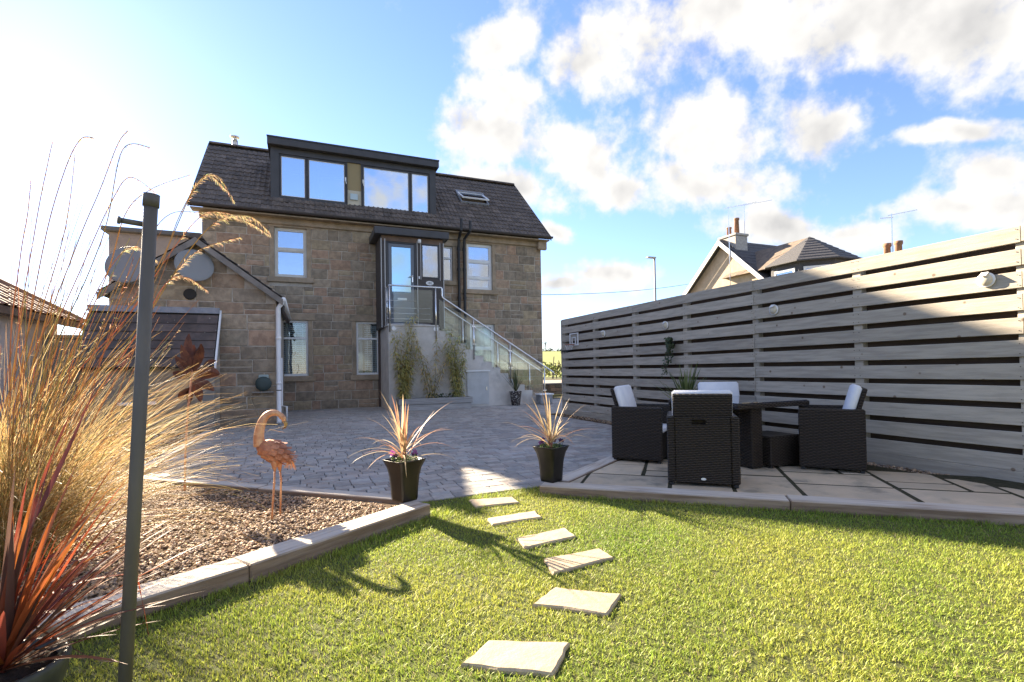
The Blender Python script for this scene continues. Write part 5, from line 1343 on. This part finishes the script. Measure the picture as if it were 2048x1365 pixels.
# bronze phormium in a round pot
random.seed(12)
pp = atD(0, 1326, 1.62); pc = Vector((pp.x, pp.y, .0))
t = thing('round_pot', 'low round grey glazed pot with a ribbed rim at the lawn edge', 'planter', pc)
MB().lathe(pc, [(.10, -.01), (.13, .05), (.16, .12), (.172, .175), (.178, .195), (.174, .21), (.158, .21), (.15, .195), (.14, .18), (.02, .18)], 36).build('pot', mat('grey_glaze', (.045, .05, .045), .42, (.075, .08, .07), 9, spec=.3), t, True)
MB().lathe(pc, [(.148, .183), (.1, .195), (.01, .2)], 24).build('soil', m_soil, t, True)
t = thing('bronze_phormium', 'bronze red phormium with long strap leaves spilling from the round pot', 'plant', (pc.x, pc.y, .18))
PHT = [(.34, .075, .035), (.24, .06, .04), (.42, .12, .04), (.16, .05, .045), (.30, .12, .07), (.46, .16, .04), (.12, .075, .06)]
m_phor = mat('phormium_leaf', (1, 1, 1), .5, tint=True, transl=.35, spec=.2)
sword_plant(t, (pc.x, pc.y, .18), 95, (.4, .78), .022, PHT, (.1, 1.3), m_phor, .42, up0=.05, azb=(-.1, 1.0))
ex = MB()
for P in [[(30, 1230), (150, 1170), (250, 1150), (272, 1152), (298, 1275)], [(20, 1210), (120, 1140), (220, 1090), (370, 985)], [(20, 1190), (140, 1090), (240, 1040), (352, 1030)], [(40, 1250), (120, 1285), (190, 1320), (250, 1362)],
          [(10, 1180), (90, 1000), (150, 870), (205, 745)], [(30, 1200), (130, 1080), (210, 1010), (310, 980)], [(30, 1220), (160, 1130), (270, 1080), (345, 1035)], [(30, 1240), (140, 1220), (200, 1200), (258, 1212)], [(20, 1170), (70, 1010), (110, 900), (140, 830)]]:
    pts = [Vector((pc.x+U(-.03, .03), pc.y+U(-.03, .03), .24))] + [atD(x, y, 1.66+U(-.06, .06)+.1*i) for i, (x, y) in enumerate(P)]
    for q in pts: q.z = max(q.z, .03)
    ex.blade(crom(pts, 5), lambda t_: .026*(.6+.6*t_ if t_ < .4 else .84*(1-(t_-.4)/.6)**.7+.02), fold=.18, tint=random.choice(PHT))
ex.build('strap_leaves', m_phor, t, True)

# ------------------------------------------------------------------ neighbouring buildings
random.seed(8)
gar = thing('garage', 'low pale walled garage with a sunlit red tiled hipped roof', 'garage', (-7.2, 9.5, 0))
m_redtile = mat('red_brown_tile', (.36, .20, .12), .75, (.26, .14, .09), 5, 5, objrand=.18)
gx, gy1, gy0, gz = -4.75, 14.2, 2.0, 2.38; hw = 2.6; gk = .68
MB().box(gx-2*hw+.3, gx-.3, gy0+.3, gy1-.3, -.06, gz).build('wall', mat('white_harling', (.55, .5, .5), .9, (.48, .44, .43), 6, bump=.3, bscale=90), gar)
rt = gz+hw*gk; P = [(gx, gy0, gz), (gx, gy1, gz), (gx-2*hw, gy1, gz), (gx-2*hw, gy0, gz), (gx-hw, gy0+hw, rt), (gx-hw, gy1-hw, rt)]
gr_ = MB().add(P, [(0, 1, 5, 4), (2, 3, 4, 5), (1, 2, 5), (3, 0, 4), (3, 2, 1, 0)]).build('roof', mat('tile_underlay', (.12, .07, .05), .9), gar)
tmb4 = tile_mesh(.296, .30, 1, .03, .02, 6); tme4 = tmb4.mesh('tile'); tme4.materials.append(m_redtile)
up = Vector((-1, 0, gk)).normalized(); nrow = int(math.hypot(hw, hw*gk)/.30); lim = 0
R = Matrix((Vector((0, 1, 0)), up, Vector((0, 1, 0)).cross(up))).transposed()
def ghole(c):
    dxx = gx-c.x; return c.y > gy1-dxx-.02 or c.y < gy0+dxx+.02 or c.y < 5.0
tiles(gr_, 0, gy1-gy0, nrow, (gx+.06, gy0, gz+.0), R, ghole, 260, tme4, .30, .30, tmb4, m_redtile)
MB().tube([(gx+.05, gy1+.02, gz+.03), (gx-hw, gy1-hw, rt+.05)], .07, 8).build('hip_tiles', m_redtile, gr_)
MB().tube([(gx-hw, gy1-hw, rt+.05), (gx-hw, gy0+hw, rt+.05)], .08, 8).build('ridge_tiles', m_redtile, gr_)
MB().box(gx-.02, gx+.05, gy0, gy1, gz-.14, gz-.01).build('fascia', m_fascia, gr_)

nb = thing('neighbour_house', 'cream gabled house with chimney and slate turret beyond the fence', 'house', (24, 18, 0))
m_cream = mat('cream_harling', (.46, .38, .28), .9, (.38, .315, .23), 4, bump=.3, bscale=60)
m_slate = mat('slate_roof', (.10, .095, .10), .7, (.055, .055, .06), 9, 4, stretch=(3, 3, 7), bump=.5, bscale=8)
NX, NY, NA, NE, NHW = 20.0, 19.3, 7.55, 4.55, 3.3
nk_ = (NA-NE)/NHW
P = [(NX, NY-NHW, -.06), (NX, NY+NHW, -.06), (NX, NY+NHW, NE), (NX, NY, NA-.1), (NX, NY-NHW, NE)]; P += [(NX+9, p[1], p[2]) for p in P]
MB().add(P, [(4, 3, 2, 1, 0), (5, 6, 7, 8, 9)] + [(i, (i+1) % 5, (i+1) % 5+5, i+5) for i in range(5)]).build('wall', m_cream, nb)
rfm = MB()
for s in (-1, 1):
    ye = NY+s*(NHW+.3); ze = NE-.3*nk_; P = []
    for xx in (NX-.3, NX+9.2): P += [(xx, NY, NA-.02), (xx, ye, ze-.02), (xx, ye, ze+.1), (xx, NY, NA+.1)]
    rfm.add(P, [(0, 1, 2, 3), (7, 6, 5, 4), (0, 4, 5, 1), (1, 5, 6, 2), (2, 6, 7, 3)])
nro = rfm.build('roof', m_slate, nb)
# slate courses on the slope that shows
cs = MB(); rl = math.hypot(NHW+.3, NA-ze); nr = 16
for k in range(nr):
    for j in range(24):
        x0_ = NX-.28+j*.39+(.2 if k % 2 else 0); t0 = k/nr; t1 = (k+1.25)/nr
        ya, yb = NY-(NHW+.3)*(1-t0), NY-(NHW+.3)*(1-min(1, t1)); za, zb_ = ze+(NA-ze)*t0+.125+U(0, .015), ze+(NA-ze)*min(1, t1)+.105
        cs.add([(x0_, ya, za), (x0_+.37, ya, za), (x0_+.37, yb, zb_), (x0_, yb, zb_), (x0_, ya, za-.03), (x0_+.37, ya, za-.03)], [(0, 1, 2, 3), (4, 5, 1, 0)])
cs.build('slates', m_slate, nro, kind='stuff')
for s in (-1, 1):
    ye = NY+s*(NHW+.32); ze_ = NE-.32*nk_; P = [(NX-.33, NY, NA-.2), (NX-.33, ye, ze_-.2), (NX-.33, ye, ze_+.06), (NX-.33, NY, NA+.06)]; P += [(p[0]-.05, p[1], p[2]) for p in P]
    MB().add(P, [(0, 1, 2, 3), (7, 6, 5, 4), (0, 4, 5, 1), (1, 5, 6, 2), (2, 6, 7, 3), (3, 7, 4, 0)]).build('bargeboard', m_white, nro)
MB().box(NX-.05, NX+.0, NY-2.1, NY-1.75, 3.0, 5.3).build('pilaster', m_cream, nb)
ch = MB(); ch.cbox(NX+.05, NX+.85, 18.55, 19.65, 6.6, 7.72, .02).cbox(NX-.0, NX+.9, 18.5, 19.7, 7.722, 7.84, .02); cho = ch.build('chimney', mat('chimney_brick', (.45, .42, .38), .9, (.34, .31, .28), 9), nb)
m_pot = mat('clay_pot', (.32, .16, .09), .8, (.24, .13, .08), 10)
for yy, h_ in ((19.35, .5), (18.85, .85)): MB().lathe((NX+.45, yy, 7.84), [(.13, 0), (.11, h_*.85), (.14, h_*.9), (.14, h_), (.1, h_)], 12).build('chimney_pot', m_pot, cho, True)
tc_ = Vector((21.3, 15.55)); tw_ = MB(); 
ang = [math.radians(22.5+45*k) for k in range(8)]
P = [(tc_.x+1.75*math.cos(a), tc_.y+1.75*math.sin(a), 2.5) for a in ang] + [(tc_.x+1.75*math.cos(a), tc_.y+1.75*math.sin(a), 5.62) for a in ang]
tw_.add(P, [(i, (i+1) % 8, (i+1) % 8+8, i+8) for i in range(8)]); tur = tw_.build('turret', m_slate, nb)
tr_ = MB(); nr = 9
for k in range(nr):   # stepped slate courses
    ra, rb = 2.05*(1-k/nr), 2.05*(1-(k+1.1)/nr) if k < nr-1 else .0; za, zb_ = 5.6+1.38*k/nr+.03, 5.6+1.38*min(1, (k+1.1)/nr)
    P = [(tc_.x+ra*math.cos(a), tc_.y+ra*math.sin(a), za-.05) for a in ang] + [(tc_.x+ra*math.cos(a), tc_.y+ra*math.sin(a), za) for a in ang] + [(tc_.x+rb*math.cos(a), tc_.y+rb*math.sin(a), zb_) for a in ang]
    tr_.add(P, [(i, (i+1) % 8, 8+(i+1) % 8, 8+i) for i in range(8)] + [(8+i, 8+(i+1) % 8, 16+(i+1) % 8, 16+i) for i in range(8)] + [tuple(range(8))[::-1]])
tr_.build('turret_roof', m_slate, nb)
P = [(tc_.x-1.6, tc_.y+.3, 5.6), (tc_.x+1.6, tc_.y+.3, 5.6), (tc_.x+1.6, 19.2, 5.6), (tc_.x-1.6, 19.2, 5.6), (tc_.x, tc_.y, 6.95), (tc_.x, 18.4, 6.95)]
MB().add(P, [(0, 3, 5, 4), (2, 1, 4, 5), (3, 2, 5), (1, 0, 4), (0, 1, 2, 3)]).build('turret_link_roof', mat('mossy_slate', (.2, .15, .11), .8, (.13, .1, .08), 6), nb)
for k in range(8):
    a0, a1 = ang[k], ang[(k+1) % 8]; am = (a0+a1)/2+(math.pi if a1 < a0 else 0); n_ = Vector((math.cos(am), math.sin(am), 0)); s_ = Vector((-n_.y, n_.x, 0)); R_ = 1.75*math.cos(math.radians(22.5)); c_ = Vector((tc_.x, tc_.y, 0))+n_*(R_+.01)
    if n_.y > .5: continue
    M = Matrix((s_, -n_, Vector((0, 0, 1)))).transposed().to_4x4(); M.translation = c_
    q = MB(); q.box(-.5, .5, -.05, .03, 4.2, 4.28, M).box(-.5, .5, -.05, .03, 5.25, 5.35, M).box(-.5, -.42, -.05, .03, 4.28, 5.25, M).box(.42, .5, -.05, .03, 4.28, 5.25, M); wq = q.build('window', m_white, tur)
    MB().box(-.42, .42, -.02, .0, 4.28, 5.25, M).build('pane', g_win2, wq)
MB().box(NX-.3, NX+6, 9.0, 15.0, -.06, 3.6).build('wing', m_cream, nb)
c2 = MB(); c2.cbox(NX+.0, NX+.8, 11.0, 12.1, 3.6, 5.0, .02); c2o = c2.build('wing_chimney', mat('chimney_brick', (.45, .42, .38), .9), nb)
for yy in (11.36, 11.75): MB().lathe((NX+.35, yy, 5.0), [(.12, 0), (.11, .5), (.14, .55), (.14, .66), (.1, .66)], 12).build('chimney_pot', m_pot, c2o, True)
def aerial(base, zt, label, arms, par=None):
    t = thing('tv_aerial', label, 'aerial', base)
    MB().tube([base, (base[0], base[1], zt)], .02, 6).build('mast', m_steel, t)
    q = MB()
    for (dx, dy, L, z) in arms: q.tube([(base[0]-dx*L*.15, base[1]-dy*L*.15, z), (base[0]+dx*L, base[1]+dy*L, z+.04)], .012, 5)
    for (dx, dy, L, z) in arms:
        for k in range(7): c = Vector((base[0]+dx*L*(k/6), base[1]+dy*L*(k/6), z+.04*(k/6))); q.tube([c-Vector((0, 0, .035)), c+Vector((0, 0, .035))], .005, 4)
    q.build('boom', m_steel, t)
aerial((NX-.4, 18.55, 5.0), 9.1, 'tall thin tv aerial in front of the neighbour gable', [(.55, -.83, 1.3, 9.05)])
aerial((NX+.95, 18.8, 7.0), 9.45, 'tv aerial strapped to the back of the neighbour chimney', [(.6, -.8, 1.3, 9.4)])
aerial((NX+.35, 11.56, 5.0), 6.75, 'tv aerial above the twin clay chimney pots behind the fence', [(.5, -.86, .75, 6.7), (-.5, .86, .35, 6.6)])

# street lamp and wire
lp = atY(1309, 517, 24)
t = thing('street_lamp', 'plain grey street lamp beyond the fence', 'street lamp', (lp.x, 24, -.05))
MB().tube([(lp.x, 24, -.06), (lp.x, 24, lp.z)], lambda q: .085-.03*q, 10).build('column', mat('galv_column', (.3, .31, .32), .5), t, True)
MB().cbox(lp.x-.55, lp.x+.05, 23.88, 24.12, lp.z-.02, lp.z+.06, .02).build('lantern', mat('galv_column', (.3, .31, .32), .5), t)
t = thing('overhead_wire', 'thin overhead wire from the stone house towards the neighbour gable', 'wire', (14, 18.5, 4))
w0, w1 = Vector((8.15, 17.2, 4.0)), atX(1380, 568, NX-.2); MB().tube(bez(w0, (w0+w1)/2-Vector((0, 0, .3)), w1, 14), .011, 5).build('cable', m_black, t)

# ------------------------------------------------------------------ road, wall, hedge, field beyond
MB().prism([(9.0, 22), (60, 22), (60, 40), (9, 48), (-60, 60), (-60, 42)], -.055, -.02).build('road', mat('dusty_tarmac', (.30, .24, .19), .9, (.24, .2, .165), 2), label='pale sunlit road beyond the yard entrance', kind='structure')
wl = thing('low_wall', 'low dark stone wall across the yard entrance beyond the stair foot', 'wall', (10, 20.2, 0))
for r_ in range(3):
    x = 8.4+(.18 if r_ % 2 else 0)
    while x < 13.5:
        wd = U(.32, .5); MB().cbox(x+.006, x+wd-.006, 20, 20.3, -.05+r_*.16+.004, -.05+(r_+1)*.16-.004, .012, tint=tuple(.55*c for c in stone_tint())).build('stone', m_stone, wl); x += wd
MB().cbox(8.35, 13.6, 19.95, 20.35, .43, .49, .01).build('coping', mat('grey_coping', (.2, .2, .2), .9), wl)
# field rising to the skyline
tp = atY(1091, 701, 222); tp.z -= .3
fv = []; ff = []; nx_, ny_ = 24, 10
for j in range(ny_+1):
    for i in range(nx_+1):
        x = -200+i*500/nx_; y = 62+j*170/ny_; fv.append((x, y, -.05+(tp.z+.35)*(j/ny_)**1.1))
for j in range(ny_):
    for i in range(nx_): a = j*(nx_+1)+i; ff.append((a, a+1, a+nx_+2, a+nx_+1))
MB().add(fv, ff).build('field', mat('spring_field', (.22, .24, .05), .95, (.16, .19, .04), .08), label='yellow green field rising to the skyline behind the hedge', kind='structure', smooth=True)
def bush(mb, c, r, n, base, s):
    for _ in range(n):
        d = Vector((random.gauss(0, 1), random.gauss(0, 1), random.gauss(0, 1))).normalized()*(random.random()**.35); p = Vector((c[0]+d.x*r[0], c[1]+d.y*r[1], max(.1, c[2]+d.z*r[2])))
        leaf_quads(mb, p, (U(-1, 1), U(-1, 1), U(-.2, 1)), U(s*.6, s*1.5), gtint(base, .5, .3))
hd2 = MB()
for k in range(34): bush(hd2, (14+k*1.15+U(-.3, .3), 52-k*.25+U(-.5, .5), U(.9, 1.3)), (1.1, .9, U(.8, 1.5)), 130, (.13, .16, .04), .3)
hg = thing('hedge', 'scrubby sunlit green hedge along the far side of the road', 'hedge', (30, 50, 0)); hd2.build('foliage', m_leaf, hg)
br = MB()
for k in range(60):
    x = 14+U(0, 38); br.tube([(x, 52-(x-14)*.22, 0), (x+U(-.6, .6), 52-(x-14)*.22+U(-.4, .4), U(1.2, 2.6))], .05, 4, False)
br.build('branches', mat('dark_twig', (.06, .045, .035), .9), hg)
# bare tree on the skyline, with a few bushes at its foot
random.seed(4)
t = thing('bare_tree', 'small bare winter tree standing on the field skyline', 'tree', (tp.x, tp.y, tp.z-1))
tk = MB(); cw = MB()
def branch(p, d, L, r, lv):
    e = p+d*L; (tk if lv < 2 else cw).tube([p, p.lerp(e, .5)+Vector((U(-.1, .1), U(-.1, .1), 0))*L*.3, e], lambda q: r*(1-q*.4), 5 if lv < 2 else 3, False)
    if lv >= 5: return
    for _ in range(3 if lv else 4):
        d2 = (d+Vector((U(-1, 1), U(-1, 1), U(-.3, .7)))*(.75 if lv else .6)).normalized(); branch(e if random.random() < .6 else p.lerp(e, U(.5, .95)), d2, L*U(.55, .78), r*.58, lv+1)
branch(Vector((tp.x, tp.y, tp.z-1.0)), Vector((0, 0, 1)), 2.2, .22, 0)
m_bark = mat('winter_bark', (.1, .085, .07), .9)
tk.build('trunk', m_bark, t); cw.build('crown', m_bark, t)
fb = MB()
for k in range(26): bush(fb, (tp.x-14+k*1.8+U(-1, 1), tp.y+6, tp.z+.5+U(-.3, .2)), (1.8, 1.2, U(.8, 1.3)), 60, (.05, .06, .03), .6)
hb2 = thing('distant_hedgerow', 'dark distant hedgerow along the field skyline', 'hedge', (tp.x, tp.y+6, tp.z-1)); fb.build('foliage', m_leaf, hb2)
